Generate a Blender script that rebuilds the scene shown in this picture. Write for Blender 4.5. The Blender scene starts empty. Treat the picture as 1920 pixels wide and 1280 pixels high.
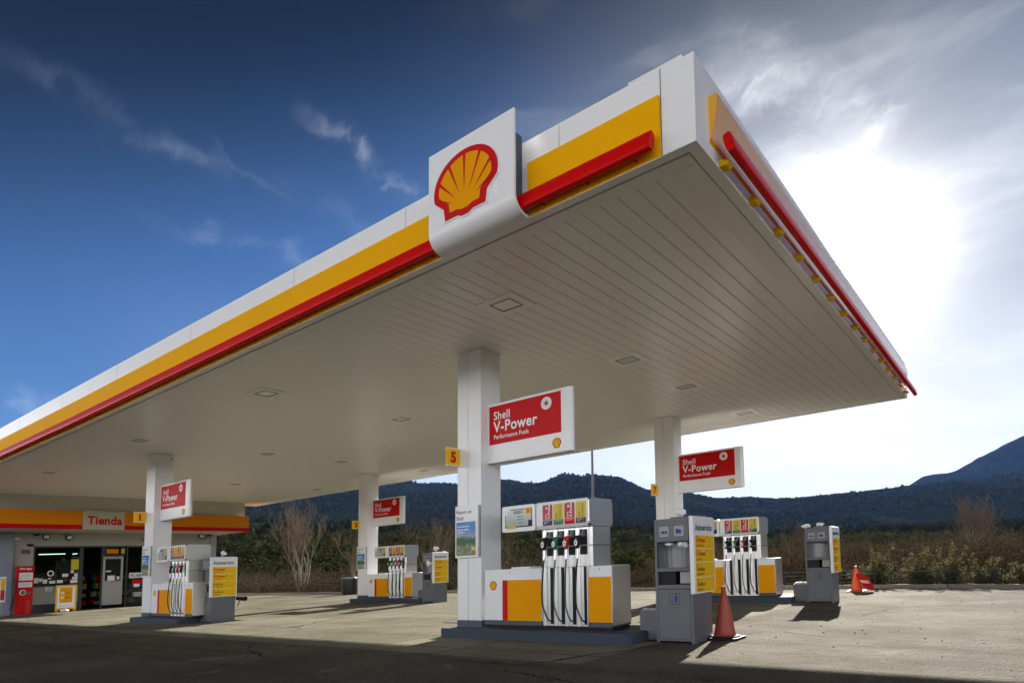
import bpy, bmesh, math, random
import numpy as np
from mathutils import Vector, Matrix
random.seed(7); RNG = np.random.default_rng(11)
R = math.radians
scn = bpy.context.scene
COL = scn.collection

# ------------------------------------------------------------------ camera
CAM = Vector((7.27064, -8.35776, 1.19459))
cam_d = bpy.data.cameras.new('camera'); cam = bpy.data.objects.new('camera', cam_d); COL.objects.link(cam)
cam_d.sensor_width = 36; cam_d.lens = 1218.96 / 1920 * 36
cam_d.shift_x = -(961.086 - 960) / 1920; cam_d.shift_y = (956.82 - 640) / 1920
cam_d.clip_start = 0.05; cam_d.clip_end = 20000
right = Vector((0.78501153, 0.61944183, -0.00697969)); down = Vector((-0.05683175, 0.06079359, -0.99653113)); fwd = Vector((-0.61686875, 0.78268509, 0.08292763))
M = Matrix((right, -down, -fwd)).transposed().to_4x4(); M.translation = CAM
cam.matrix_world = M
scn.camera = cam

# ------------------------------------------------------------------ light, sky, exposure
SUN_EL, SUN_AZ = R(22.9), R(100.6)
sun_dir = Vector((math.cos(SUN_EL) * math.cos(SUN_AZ), math.cos(SUN_EL) * math.sin(SUN_AZ), math.sin(SUN_EL)))
sl = bpy.data.lights.new('sun', 'SUN'); sl.energy = 5.0; sl.angle = R(0.5); sl.color = (1.0, 0.93, 0.82)
so = bpy.data.objects.new('sun', sl); COL.objects.link(so); so.rotation_euler = (-sun_dir).to_track_quat('-Z', 'Y').to_euler()
so.location = (0, 0, 60)
scn.view_settings.view_transform = 'Standard'; scn.view_settings.look = 'None'
scn.view_settings.exposure = 1.45; scn.view_settings.gamma = 1; scn.view_settings.use_curve_mapping = False

world = bpy.data.worlds.new('World'); scn.world = world; world.use_nodes = True
nt = world.node_tree; nt.nodes.clear()
def N(t, **k):
    n = nt.nodes.new(t)
    for a, b in k.items(): setattr(n, a, b)
    return n
def math_(op, a, b=None, c=None, clamp=False):
    n = N('ShaderNodeMath', operation=op); n.use_clamp = clamp
    for i, v in enumerate((a, b, c)):
        if v is None: continue
        if isinstance(v, (int, float)): n.inputs[i].default_value = v
        else: nt.links.new(v, n.inputs[i])
    return n.outputs[0]
def vmath(op, a, b=None, out=0):
    n = N('ShaderNodeVectorMath', operation=op)
    for i, v in enumerate((a, b)):
        if v is None: continue
        if isinstance(v, (tuple, Vector)): n.inputs[i].default_value = v
        else: nt.links.new(v, n.inputs[i])
    return n.outputs[out]
def maprange(v, a, b, c=0, d=1, smooth=True):
    n = N('ShaderNodeMapRange'); n.interpolation_type = 'SMOOTHSTEP' if smooth else 'LINEAR'
    nt.links.new(v, n.inputs[0]); n.inputs[1].default_value = a; n.inputs[2].default_value = b; n.inputs[3].default_value = c; n.inputs[4].default_value = d
    return n.outputs[0]
def mixc(f, a, b, mode='MIX'):
    n = N('ShaderNodeMix', data_type='RGBA', blend_type=mode); n.clamp_factor = True
    for i, v in ((0, f), (6, a), (7, b)):
        if isinstance(v, (int, float)): n.inputs[i].default_value = v
        elif isinstance(v, tuple): n.inputs[i].default_value = (*v, 1)
        else: nt.links.new(v, n.inputs[i])
    return n.outputs[2]
tc = N('ShaderNodeTexCoord'); D = vmath('NORMALIZE', tc.outputs['Generated'])
sky = N('ShaderNodeTexSky', sky_type='NISHITA'); sky.sun_disc = False; sky.sun_elevation = SUN_EL; sky.sun_rotation = math.pi / 2 - SUN_AZ
sky.altitude = 900; sky.air_density = 1.0; sky.dust_density = 0.6; sky.ozone_density = 2.0
cs = vmath('DOT_PRODUCT', D, tuple(sun_dir), out='Value')       # cosine of the angle from the sun
sep = N('ShaderNodeSeparateXYZ'); nt.links.new(D, sep.inputs[0]); zz = sep.outputs[2]
SKY_S = 0.0365; BACK_FILL = 0.20
base = vmath('SCALE', sky.outputs[0]); base.node.inputs[3].default_value = SKY_S
# deep winter blue away from the sun and overhead
tt = math_('SUBTRACT', zz, math_('MULTIPLY', cs, 0.37))
base = mixc(maprange(cs, 0.985, 0.84), base, mixc(1.0, base, (0.44, 0.68, 1.0), 'MULTIPLY'))
dk = vmath('SCALE', base); nt.links.new(maprange(tt, 0.10, 0.405, 0.92, 0.02), dk.node.inputs[3]); base = dk
sc_ = vmath('SCALE', base); nt.links.new(maprange(cs, 0.88, 0.985, 1.0, 0.62), sc_.node.inputs[3]); base = sc_
# bright air round the sun
csp = math_('MAXIMUM', cs, 0.0)
glow = math_('ADD', math_('MULTIPLY', math_('POWER', csp, 2600.0), 30.0), math_('ADD', math_('MULTIPLY', math_('POWER', csp, 260.0), 0.8), math_('MULTIPLY', math_('POWER', csp, 22.0), 0.115)))
# pale low air, thickest under the sun
low = maprange(zz, 0.40, 0.10); lowsun = maprange(cs, 0.50, 0.93)
base = mixc(math_('MULTIPLY', low, math_('MULTIPLY', lowsun, 0.85)), base, (0.375, 0.38, 0.385))
# added fill light: unseen bright sky behind the viewer, brightest near the horizon
back_fill = math_('MULTIPLY', maprange(cs, 0.30, -0.10), maprange(zz, 0.80, 0.30))
base = mixc(math_('MULTIPLY', back_fill, 0.9), base, (BACK_FILL, BACK_FILL, BACK_FILL * 1.02))
low_fill = math_('MULTIPLY', maprange(cs, 0.25, -0.10), maprange(zz, 0.27, 0.10))
base = mixc(low_fill, base, (2.35, 2.32, 2.26))
# wind-torn cirrus: streaks along great circles, frayed by noise
nz1 = N('ShaderNodeTexNoise'); nt.links.new(D, nz1.inputs[0]); nz1.inputs['Scale'].default_value = 9; nz1.inputs['Detail'].default_value = 8; nz1.inputs['Roughness'].default_value = 0.62; nz1.inputs['Distortion'].default_value = 0.7
warp = vmath('SCALE', vmath('SUBTRACT', nz1.outputs['Color'], (0.5, 0.5, 0.5))); warp.node.inputs[3].default_value = 0.11
DW = vmath('NORMALIZE', vmath('ADD', D, warp))
mp = N('ShaderNodeMapping'); nt.links.new(DW, mp.inputs[0]); mp.inputs['Rotation'].default_value = (R(20), R(35), R(40)); mp.inputs['Scale'].default_value = (7, 26, 16)
nz2 = N('ShaderNodeTexNoise'); nt.links.new(mp.outputs[0], nz2.inputs[0]); nz2.inputs['Scale'].default_value = 1.0; nz2.inputs['Detail'].default_value = 7; nz2.inputs['Roughness'].default_value = 0.6
fray = maprange(nz2.outputs[0], 0.36, 0.66, 0.08, 1.35)
acc = None
STREAKS = [((-0.5491, -0.0445, -0.8346), (-0.8093, 0.2775, 0.5177), 0.0779, 0.0115, 0.102), ((-0.438, 0.2549, -0.8621), (-0.8044, 0.3171, 0.5024), 0.031, 0.0094, 0.082), ((-0.6889, -0.14, -0.7112), (-0.6566, 0.5362, 0.5305), 0.0793, 0.0115, 0.173), ((-0.6124, -0.201, -0.7646), (-0.7636, 0.401, 0.5061), 0.0304, 0.0063, 0.066), ((-0.4095, 0.1476, -0.9003), (-0.7878, 0.4404, 0.4305), 0.0891, 0.0081, 0.122), ((-0.5614, 0.0102, -0.8275), (-0.7088, 0.5101, 0.4872), 0.0588, 0.0203, 0.041), ((-0.4825, 0.4328, -0.7615), (-0.1824, 0.8007, 0.5706), 0.0841, 0.0344, 0.268), ((-0.7379, -0.4238, 0.5253), (-0.1215, 0.849, 0.5143), 0.037, 0.0168, 0.319), ((-0.9466, -0.0595, -0.3169), (-0.2208, 0.836, 0.5023), 0.062, 0.0383, 0.191), ((-0.2138, -0.0439, -0.9759), (-0.9476, 0.2521, 0.1963), 0.0319, 0.0168, 0.468), ((-0.7296, -0.438, 0.5253), (-0.1975, 0.8702, 0.4514), 0.0512, 0.0459, 0.238), ((0.174, 0.4243, -0.8886), (-0.0402, 0.9047, 0.4241), 0.0535, 0.0383, 0.212), ((-0.5505, 0.1875, -0.8135), (-0.0282, 0.9697, 0.2425), 0.0335, 0.0153, 0.212), ((0.0222, 0.1999, -0.9796), (-0.3083, 0.9334, 0.1835), 0.0726, 0.0153, 0.255)]
for n_, m_, ha, w_, amp in STREAKS:
    dn = vmath('DOT_PRODUCT', DW, n_, out='Value'); dm = vmath('DOT_PRODUCT', DW, m_, out='Value')
    g = math_('EXPONENT', math_('MULTIPLY', math_('POWER', math_('ABSOLUTE', dn), 2.0), -1.0 / (w_ * w_)))
    al = maprange(dm, math.cos(ha + 0.06), math.cos(max(ha * 0.55, 0.01)))
    v = math_('MULTIPLY', math_('MULTIPLY', g, al), amp)
    acc = v if acc is None else math_('ADD', acc, v)
acc = math_('MULTIPLY', acc, fray)
# faint veil in the brighter half and low bands
mp2 = N('ShaderNodeMapping'); nt.links.new(D, mp2.inputs[0]); mp2.inputs['Scale'].default_value = (2.2, 2.2, 9)
nz3 = N('ShaderNodeTexNoise'); nt.links.new(mp2.outputs[0], nz3.inputs[0]); nz3.inputs['Scale'].default_value = 1.6; nz3.inputs['Detail'].default_value = 6; nz3.inputs['Roughness'].default_value = 0.55; nz3.inputs['Distortion'].default_value = 0.5
veil = math_('MULTIPLY', maprange(nz3.outputs[0], 0.42, 0.72), maprange(cs, 0.80, 0.99, 0.0, 0.16))
camt = math_('ADD', math_('MULTIPLY', acc, 0.72), veil)
cloudc = vmath('SCALE', mixc(lowsun, (0.72, 0.84, 1.0), (1.0, 0.99, 0.98))); nt.links.new(maprange(cs, 0.45, 0.97, 0.24, 0.62), cloudc.node.inputs[3])
camt = math_('MINIMUM', camt, 0.85)
dim = vmath('SCALE', base); nt.links.new(math_('SUBTRACT', 1.0, math_('MULTIPLY', camt, 0.40)), dim.node.inputs[3])
add = vmath('SCALE', cloudc); nt.links.new(math_('MULTIPLY', camt, 0.8), add.node.inputs[3])
base = vmath('ADD', dim, add)
gc = vmath('SCALE', (1.0, 0.97, 0.90)); nt.links.new(glow, gc.node.inputs[3])
base = vmath('ADD', base, gc)
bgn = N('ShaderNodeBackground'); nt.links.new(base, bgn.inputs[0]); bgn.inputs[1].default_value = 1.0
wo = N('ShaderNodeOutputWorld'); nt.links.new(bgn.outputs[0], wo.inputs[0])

# ------------------------------------------------------------------ site frame: the whole forecourt lies on a gentle slope
GX, GY = 0.0294, 0.0227
def S(p): return Vector((p[0], p[1], p[2] + GX * p[0] + GY * p[1]))

# ------------------------------------------------------------------ materials
def mat(name, col, rough=0.5, metal=0.0, var=0.0, vscale=3.0, bump=0.0, bscale=40.0, spec=0.5, rvar=0.0, emit=None, coat=0.0, streak=False, alpha=1.0, trans=0.0):
    m = bpy.data.materials.new(name); m.use_nodes = True
    t = m.node_tree; b = t.nodes['Principled BSDF']
    b.inputs['Base Color'].default_value = (*col, 1); b.inputs['Roughness'].default_value = rough; b.inputs['Metallic'].default_value = metal
    b.inputs['Specular IOR Level'].default_value = spec; b.inputs['Coat Weight'].default_value = coat; b.inputs['Coat Roughness'].default_value = 0.08
    if trans: b.inputs['Transmission Weight'].default_value = trans
    if emit: b.inputs['Emission Color'].default_value = (*emit[0], 1); b.inputs['Emission Strength'].default_value = emit[1]
    if var or bump or rvar:
        tcn = t.nodes.new('ShaderNodeTexCoord'); src = tcn.outputs['Object']
        if streak:
            mpn = t.nodes.new('ShaderNodeMapping'); t.links.new(src, mpn.inputs[0]); mpn.inputs['Scale'].default_value = streak if isinstance(streak, tuple) else (1, 1, 0.12); src = mpn.outputs[0]
    if var or rvar:
        n = t.nodes.new('ShaderNodeTexNoise'); t.links.new(src, n.inputs[0]); n.inputs['Scale'].default_value = vscale; n.inputs['Detail'].default_value = 6; n.inputs['Roughness'].default_value = 0.65
    if var:
        mx = t.nodes.new('ShaderNodeMix'); mx.data_type = 'RGBA'; t.links.new(n.outputs[0], mx.inputs[0])
        mx.inputs[6].default_value = (*[c * (1 - var) for c in col], 1); mx.inputs[7].default_value = (*[min(1, c * (1 + var)) for c in col], 1)
        t.links.new(mx.outputs[2], b.inputs['Base Color'])
    if rvar:
        mr = t.nodes.new('ShaderNodeMapRange'); t.links.new(n.outputs[0], mr.inputs[0]); mr.inputs[1].default_value = 0.3; mr.inputs[2].default_value = 0.7
        mr.inputs[3].default_value = max(0.02, rough - rvar); mr.inputs[4].default_value = rough + rvar; t.links.new(mr.outputs[0], b.inputs['Roughness'])
    if bump:
        n = t.nodes.new('ShaderNodeTexNoise'); t.links.new(src, n.inputs[0]); n.inputs['Scale'].default_value = bscale; n.inputs['Detail'].default_value = 4
        bp = t.nodes.new('ShaderNodeBump'); t.links.new(n.outputs[0], bp.inputs['Height']); bp.inputs['Strength'].default_value = bump; bp.inputs['Distance'].default_value = 0.02
        t.links.new(bp.outputs[0], b.inputs['Normal'])
    return m
def leafmat(name, c1, c2, transl=0.45):
    m = bpy.data.materials.new(name); m.use_nodes = True; t = m.node_tree; t.nodes.clear()
    o = t.nodes.new('ShaderNodeOutputMaterial'); g = t.nodes.new('ShaderNodeNewGeometry'); mx = t.nodes.new('ShaderNodeMix'); mx.data_type = 'RGBA'
    t.links.new(g.outputs['Random Per Island'], mx.inputs[0]); mx.inputs[6].default_value = (*c1, 1); mx.inputs[7].default_value = (*c2, 1)
    d = t.nodes.new('ShaderNodeBsdfDiffuse'); tr = t.nodes.new('ShaderNodeBsdfTranslucent'); ms = t.nodes.new('ShaderNodeMixShader'); ms.inputs[0].default_value = transl
    t.links.new(mx.outputs[2], d.inputs[0]); t.links.new(mx.outputs[2], tr.inputs[0]); t.links.new(d.outputs[0], ms.inputs[1]); t.links.new(tr.outputs[0], ms.inputs[2]); t.links.new(ms.outputs[0], o.inputs[0])
    return m
WHITE = mat('white_enamel', (0.86, 0.865, 0.87), 0.30, var=0.012, vscale=1.2, rvar=0.03, streak=True)
WHITE2 = mat('white_sign_face', (0.86, 0.86, 0.87), 0.25, var=0.01, rvar=0.03)
SOFF = mat('soffit_lacquered_panel', (0.87, 0.862, 0.825), 0.30, var=0.008, vscale=0.4, spec=0.7)
SOFTRIM = mat('soffit_trim', (0.86, 0.85, 0.82), 0.35, var=0.01)
GAP = mat('dark_gap', (0.03, 0.03, 0.03), 0.7)
YELC = mat('canopy_yellow_panel', (0.92, 0.45, 0.002), 0.6, var=0.03, vscale=0.8, rvar=0.05, spec=0.04)
YELG = mat('glossy_yellow_panel', (0.90, 0.44, 0.002), 0.14, spec=0.6, coat=0.6)
YEL = mat('golden_yellow_panel', (0.86, 0.35, 0.002), 0.38, var=0.02, vscale=1.5, rvar=0.05, spec=0.05)
YEL2 = mat('bright_yellow_vinyl', (0.84, 0.50, 0.004), 0.4, var=0.02, spec=0.2)
RED = mat('red_acrylic', (0.62, 0.004, 0.004), 0.30, var=0.03, spec=0.10)
REDV = mat('red_vinyl', (0.60, 0.004, 0.006), 0.4, var=0.02, spec=0.15)
LABELRED = mat('label_red', (0.50, 0.012, 0.012), 0.35)
LABELYEL = mat('label_yellow', (0.66, 0.52, 0.01), 0.35)
GREEN = mat('label_green', (0.0, 0.16, 0.08), 0.35)
NAVY = mat('navy_ink', (0.02, 0.022, 0.07), 0.4)
INKBLUE = mat('icon_blue', (0.02, 0.02, 0.22), 0.4)
BLACK = mat('black_rubber', (0.014, 0.014, 0.016), 0.5, var=0.1, spec=0.2)
DARKP = mat('dark_plastic', (0.020, 0.020, 0.023), 0.5, spec=0.2)
SILVER = mat('bright_aluminium', (0.93, 0.93, 0.92), 0.26, metal=0.6)
BRUSH = mat('brushed_steel', (0.74, 0.71, 0.65), 0.34, metal=0.7)
BLUEGREY = mat('blue_grey_paint', (0.060, 0.080, 0.11), 0.5, var=0.18, vscale=6, rvar=0.1)
ISLAND = mat('blue_grey_painted_concrete', (0.040, 0.056, 0.082), 0.75, var=0.3, vscale=7, bump=0.25, bscale=60)
GREY = mat('grey_painted_steel', (0.128, 0.137, 0.152), 0.42, var=0.05, rvar=0.05, vscale=3)
GREYL = mat('light_grey_steel', (0.26, 0.265, 0.27), 0.35, metal=0.3)
GREYD = mat('grey_alcove_steel', (0.11, 0.114, 0.12), 0.38, var=0.06)
WINK = mat('white_lettering', (0.86, 0.86, 0.86), 0.4)
SCREEN = mat('lcd_screen', (0.30, 0.34, 0.31), 0.12, var=0.04)
SCREENBG = mat('display_glass', (0.47, 0.52, 0.50), 0.08, var=0.05, coat=0.3)
LAMPFR = mat('lamp_frame', (0.95, 0.94, 0.92), 0.4)
GLASS = mat('lamp_glass', (0.93, 0.97, 0.92), 0.15, var=0.10, vscale=22, coat=0.2)
HOSEG = mat('green_hose', (0.01, 0.07, 0.05), 0.35)
NOZG = mat('nozzle_green', (0.0, 0.20, 0.09), 0.35)
NOZR = mat('nozzle_red', (0.55, 0.01, 0.01), 0.35)
PAPER = mat('crumpled_paper', (0.85, 0.85, 0.84), 0.8)
CONE1 = mat('faded_red_plastic', (0.36, 0.055, 0.03), 0.42, var=0.25, vscale=7, rvar=0.1)
CONE2 = mat('orange_plastic', (0.85, 0.10, 0.01), 0.4, var=0.12, vscale=5)
BARE = mat('weathered_galvanised_steel', (0.30, 0.31, 0.31), 0.45, metal=0.5, var=0.15)
RAILG = mat('green_painted_rail', (0.035, 0.05, 0.045), 0.85, var=0.2, spec=0.05)
KERB = mat('kerb_concrete', (0.20, 0.185, 0.16), 0.85, var=0.3, vscale=5, bump=0.4, bscale=50)
WALLW = mat('white_render', (0.42, 0.41, 0.375), 0.85, var=0.08, vscale=1.5, bump=0.1, bscale=80)
BANDW = mat('cream_cladding', (0.52, 0.50, 0.44), 0.6, var=0.05)
WALLB = mat('pale_blue_render', (0.30, 0.33, 0.42), 0.85, var=0.06)
ORANGE = mat('orange_fascia', (0.76, 0.25, 0.004), 0.45, var=0.03, spec=0.15)
FRAME = mat('dark_grey_frame', (0.035, 0.045, 0.05), 0.4)
GLASSD = mat('shop_glass', (0.02, 0.022, 0.024), 0.06, coat=0.0)
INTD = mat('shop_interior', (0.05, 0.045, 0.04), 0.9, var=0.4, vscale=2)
TUBE = mat('lit_tube', (0.8, 0.9, 0.85), 0.5, emit=((0.75, 1.0, 0.85), 1.6))
SMALLLAMP = mat('lit_lamp', (0.9, 0.7, 0.3), 0.5, emit=((1.0, 0.75, 0.35), 0.6))

# ------------------------------------------------------------------ mesh builder (local coordinates of a thing, site frame; the slope is applied on build)
class MB:
    def __init__(s): s.bm = bmesh.new(); s.m = 0
    def _set(s, faces, m, smooth=False):
        for f in faces: f.material_index = m; f.smooth = smooth
    def box(s, x0, x1, y0, y1, z0, z1, m=0, bev=0.0, seg=2):
        vs = [s.bm.verts.new(p) for p in ((x0, y0, z0), (x1, y0, z0), (x1, y1, z0), (x0, y1, z0), (x0, y0, z1), (x1, y0, z1), (x1, y1, z1), (x0, y1, z1))]
        fs = [s.bm.faces.new([vs[i] for i in f]) for f in ((0, 3, 2, 1), (4, 5, 6, 7), (0, 1, 5, 4), (1, 2, 6, 5), (2, 3, 7, 6), (3, 0, 4, 7))]
        s._set(fs, m)
        if bev:
            es = list({e for f in fs for e in f.edges})
            r = bmesh.ops.bevel(s.bm, geom=es, offset=bev, segments=seg, affect='EDGES', profile=0.5)
            s._set([f for f in r['faces']], m, True)
        return s
    def poly(s, pts, m=0):
        f = s.bm.faces.new([s.bm.verts.new(p) for p in pts]); f.material_index = m; return s
    def prism(s, prof, ax, a, b, m=0, smooth=False, cap=True):
        # prof: 2-D points; ax: axis of extrusion ('x': prof=(y,z); 'y': prof=(x,z); 'z': prof=(x,y))
        def P(q, t): return {'x': (t, q[0], q[1]), 'y': (q[0], t, q[1]), 'z': (q[0], q[1], t)}[ax]
        A = [s.bm.verts.new(P(q, a)) for q in prof]; B = [s.bm.verts.new(P(q, b)) for q in prof]
        n = len(prof); fs = [s.bm.faces.new((A[i], A[(i + 1) % n], B[(i + 1) % n], B[i])) for i in range(n)]
        s._set(fs, m, smooth)
        if cap:
            if smooth: A = [s.bm.verts.new(v.co) for v in A]; B = [s.bm.verts.new(v.co) for v in B]
            s._set([s.bm.faces.new(A[::-1]), s.bm.faces.new(B)], m)
        return s
    def tube(s, pts, r, seg=8, m=0, cap=True, r1=None):
        pts = [Vector(p) for p in pts]; rings = []; n = len(pts)
        up = Vector((0.13, 0.31, 0.94))
        for i, p in enumerate(pts):
            t = (pts[min(i + 1, n - 1)] - pts[max(i - 1, 0)]).normalized()
            a = t.cross(up); a = a.normalized() if a.length > 1e-3 else t.cross(Vector((1, 0, 0))).normalized(); b = t.cross(a)
            rr = r if r1 is None else r + (r1 - r) * i / (n - 1)
            if isinstance(r, (list, tuple)): rr = r[i]
            rings.append([s.bm.verts.new(p + (a * math.cos(k * 2 * math.pi / seg) + b * math.sin(k * 2 * math.pi / seg)) * rr) for k in range(seg)])
        for i in range(n - 1):
            s._set([s.bm.faces.new((rings[i][k], rings[i][(k + 1) % seg], rings[i + 1][(k + 1) % seg], rings[i + 1][k])) for k in range(seg)], m, True)
        if cap: s._set([s.bm.faces.new([s.bm.verts.new(v.co) for v in rings[0][::-1]]), s.bm.faces.new([s.bm.verts.new(v.co) for v in rings[-1]])], m)
        return s
    def xf(s, mtx, start=0):
        s.bm.verts.ensure_lookup_table()
        for v in list(s.bm.verts)[start:]: v.co = mtx @ v.co
        return s
    def build(s, name, mats, parent=None, loc=(0, 0, 0), shear=True):
        if not isinstance(mats, (list, tuple)): mats = [mats]
        bmesh.ops.recalc_face_normals(s.bm, faces=s.bm.faces[:])
        if shear:
            for v in s.bm.verts: v.co.z += GX * v.co.x + GY * v.co.y
        me = bpy.data.meshes.new(name); s.bm.to_mesh(me); s.bm.free()
        for m in mats: me.materials.append(m)
        o = bpy.data.objects.new(name, me); COL.objects.link(o)
        if parent: o.parent = parent
        else: o.location = S(loc) if shear else Vector(loc)
        return o
def tag(o, label=None, cat=None, group=None, kind=None):
    if label: o['label'] = label
    if cat: o['category'] = cat
    if group: o['group'] = group
    if kind: o['kind'] = kind
    return o
def empty(name, loc, shear=True):
    o = bpy.data.objects.new(name, None); COL.objects.link(o); o.location = S(loc) if shear else Vector(loc); o.empty_display_size = 0.2
    return o
def text2d(s, size, bold=0.0, align='LEFT', sx=1.0, shear=0.0):
    cu = bpy.data.curves.new('t', 'FONT'); cu.body = s; cu.size = size; cu.offset = bold * size; cu.resolution_u = 3; cu.align_x = align; cu.shear = shear; cu.space_character = 1.06 if bold > 0.01 else 1.0
    ob = bpy.data.objects.new('t', cu); me = bpy.data.meshes.new_from_object(ob)
    vs = [(v.co.x * sx, v.co.y) for v in me.vertices]; fs = [tuple(p.vertices) for p in me.polygons]
    bpy.data.objects.remove(ob); bpy.data.curves.remove(cu); bpy.data.meshes.remove(me)
    return vs, fs
def put2d(mb, shape, o, u, v, m=0):
    vs, fs = shape; o = Vector(o); u = Vector(u); v = Vector(v)
    bv = [mb.bm.verts.new(o + u * a + v * b) for a, b in vs]
    for f in fs:
        try: q = mb.bm.faces.new([bv[i] for i in f]); q.material_index = m
        except ValueError: pass
    return mb
def text(mb, s, size, o, u=(1, 0, 0), v=(0, 0, 1), m=0, bold=0.0, align='LEFT', sx=1.0, shear=0.0):
    return put2d(mb, text2d(s, size, bold, align, sx, shear), o, u, v, m)
X, Y, Z = Vector((1, 0, 0)), Vector((0, 1, 0)), Vector((0, 0, 1))

# the scallop emblem in flat layers: outline, field, tapered rays
def scallop_pts(inset=0.0):
    pts = []
    rx, ry = 0.50 - inset, 0.48 - inset; cy = 0.0
    a0, a1 = R(-14 + inset * 60), R(194 - inset * 60)
    for i in range(29):
        a = a0 + (a1 - a0) * i / 28; pts.append((rx * math.cos(a), cy + ry * math.sin(a)))
    k = inset
    L = [(-0.335 + k, -0.27 + k * 0.45), (-0.315 + k, -0.45 + k), (-0.12, -0.45 + k), (-0.05, -0.49 + k * 1.1), (0.05, -0.49 + k * 1.1), (0.12, -0.45 + k), (0.315 - k, -0.45 + k), (0.335 - k, -0.27 + k * 0.45)]
    return pts + L
def scallop(mb, o, w, u, v, n, mr=0, my=1, depth=0.0, step=0.002, lod=2, mw=None):
    o = Vector(o); u = Vector(u) * w; v = Vector(v) * w; n = Vector(n)
    P = scallop_pts(0)
    if mw is not None:
        Q = scallop_pts(-0.025); f = [mb.bm.verts.new(o + u * a + v * b + n * depth * 0.5) for a, b in Q]; g = [mb.bm.verts.new(o + u * a + v * b) for a, b in Q]
        mb._set([mb.bm.faces.new(f)], mw); mb._set([mb.bm.faces.new((g[i], g[(i + 1) % len(g)], f[(i + 1) % len(f)], f[i])) for i in range(len(f))], mw)
    f = [mb.bm.verts.new(o + u * a + v * b + n * depth) for a, b in P]; mb._set([mb.bm.faces.new(f)], mr)
    if depth:
        g = [mb.bm.verts.new(o + u * a + v * b) for a, b in P]; mb._set([mb.bm.faces.new((g[i], g[(i + 1) % len(g)], f[(i + 1) % len(f)], f[i])) for i in range(len(f))], mr)
    d1 = depth + step; d2 = depth + 2 * step
    mb._set([mb.bm.faces.new([mb.bm.verts.new(o + u * a + v * b + n * d1) for a, b in scallop_pts(0.085)])], my)
    if lod > 1:
        fx, fy = 0.0, -0.36
        for k in range(7):
            a = R(90 + (k - 3) * 19.5); ca, sa = math.cos(a), math.sin(a)
            # ray end on the field's edge
            rr = 0.0
            for t in np.linspace(0.3, 1.0, 60):
                x, y = fx + ca * t, fy + sa * t
                if (x / 0.425) ** 2 + (y / 0.405) ** 2 <= 1: rr = t
            rr += 0.012; wv = 0.021
            p = [(fx + ca * 0.20, fy + sa * 0.20), (fx + ca * rr + sa * wv, fy + sa * rr - ca * wv), (fx + ca * rr - sa * wv, fy + sa * rr + ca * wv)]
            mb._set([mb.bm.faces.new([mb.bm.verts.new(o + u * q[0] + v * q[1] + n * d2) for q in p])], mr)
    return mb
def disc(mb, o, r, u, v, m=0, seg=20):
    o = Vector(o); mb._set([mb.bm.faces.new([mb.bm.verts.new(o + Vector(u) * r * math.cos(i * 2 * math.pi / seg) + Vector(v) * r * math.sin(i * 2 * math.pi / seg)) for i in range(seg)])], m); return mb
def rrect(w, h, r, seg=4):
    pts = []
    for cx, cy, a in ((w - r, h - r, 0), (r, h - r, 90), (r, r, 180), (w - r, r, 270)):
        for i in range(seg + 1): t = R(a + 90 * i / seg); pts.append((cx + r * math.cos(t), cy + r * math.sin(t)))
    return pts
def plate(mb, o, w, h, th, u=X, v=Z, n=-Y, r=0.01, m=0, seg=4):
    # a rounded plate of thickness th standing on the plane through o
    o = Vector(o); P = rrect(w, h, r, seg)
    f = [mb.bm.verts.new(o + u * a + v * b + n * th) for a, b in P]; g = [mb.bm.verts.new(o + u * a + v * b) for a, b in P]
    mb._set([mb.bm.faces.new(f)], m); mb._set([mb.bm.faces.new((g[i], g[(i + 1) % len(g)], f[(i + 1) % len(f)], f[i])) for i in range(len(f))], m)
    return mb

# ------------------------------------------------------------------ noise
def vnoise(x, y, seed=0):
    xi = np.floor(x).astype(np.int64); yi = np.floor(y).astype(np.int64); xf = x - xi; yf = y - yi
    def h(a, b):
        n = (a * 374761393 + b * 668265263 + seed * 1274126177) & 0xffffffff
        n = ((n ^ (n >> 13)) * 1274126177) & 0xffffffff
        return ((n ^ (n >> 16)) & 0xffff) / 65535.0
    u = xf * xf * (3 - 2 * xf); v = yf * yf * (3 - 2 * yf)
    return (h(xi, yi) * (1 - u) + h(xi + 1, yi) * u) * (1 - v) + (h(xi, yi + 1) * (1 - u) + h(xi + 1, yi + 1) * u) * v
def fbm(x, y, oct=5, seed=0):
    s = 0; a = 0.5
    for i in range(oct): s = s + a * vnoise(x * 2 ** i, y * 2 ** i, seed + i); a *= 0.5
    return s

# ------------------------------------------------------------------ terrain: one sheet out to the mountains
SKY_A = [(0, 3.0), (30, 5.0), (60, 8.0), (75, 6.6), (84, 6.4), (89.7, 6.1), (93.8, 5.95), (96.7, 5.75), (98.6, 5.57), (100.4, 5.55), (102, 5.42), (104.3, 5.25), (106.3, 5.2), (108.3, 5.42), (110.7, 5.46), (112.2, 5.8), (113.5, 5.95), (115.7, 6.05), (117.2, 6.6), (118, 7.1), (118.9, 7.57), (120.3, 7.74), (121.4, 7.85), (122.1, 7.62), (122.9, 7.82), (123.8, 7.85), (124.8, 7.5), (125.9, 7.17), (127.6, 7.27), (129.4, 7.52), (131.5, 7.15), (133.5, 7.3), (136.3, 7.2), (140, 8.0), (146, 9.0), (152, 9.4), (160, 8.5), (170, 7.0), (190, 5.0), (230, 3), (290, 2.5), (330, 2.5), (360, 3.0)]
SKY_C = [(0, 3), (60, 10), (80, 12.4), (85, 11.2), (89.7, 8.75), (90.9, 8.2), (92.2, 7.55), (93.2, 6.95), (93.9, 6.62), (94.9, 6.52), (95.7, 6.42), (96.2, 6.1), (96.75, 5.72), (98, 5.2), (102, 4.5), (110, 4), (150, 4), (250, 2.5), (360, 3)]
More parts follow.
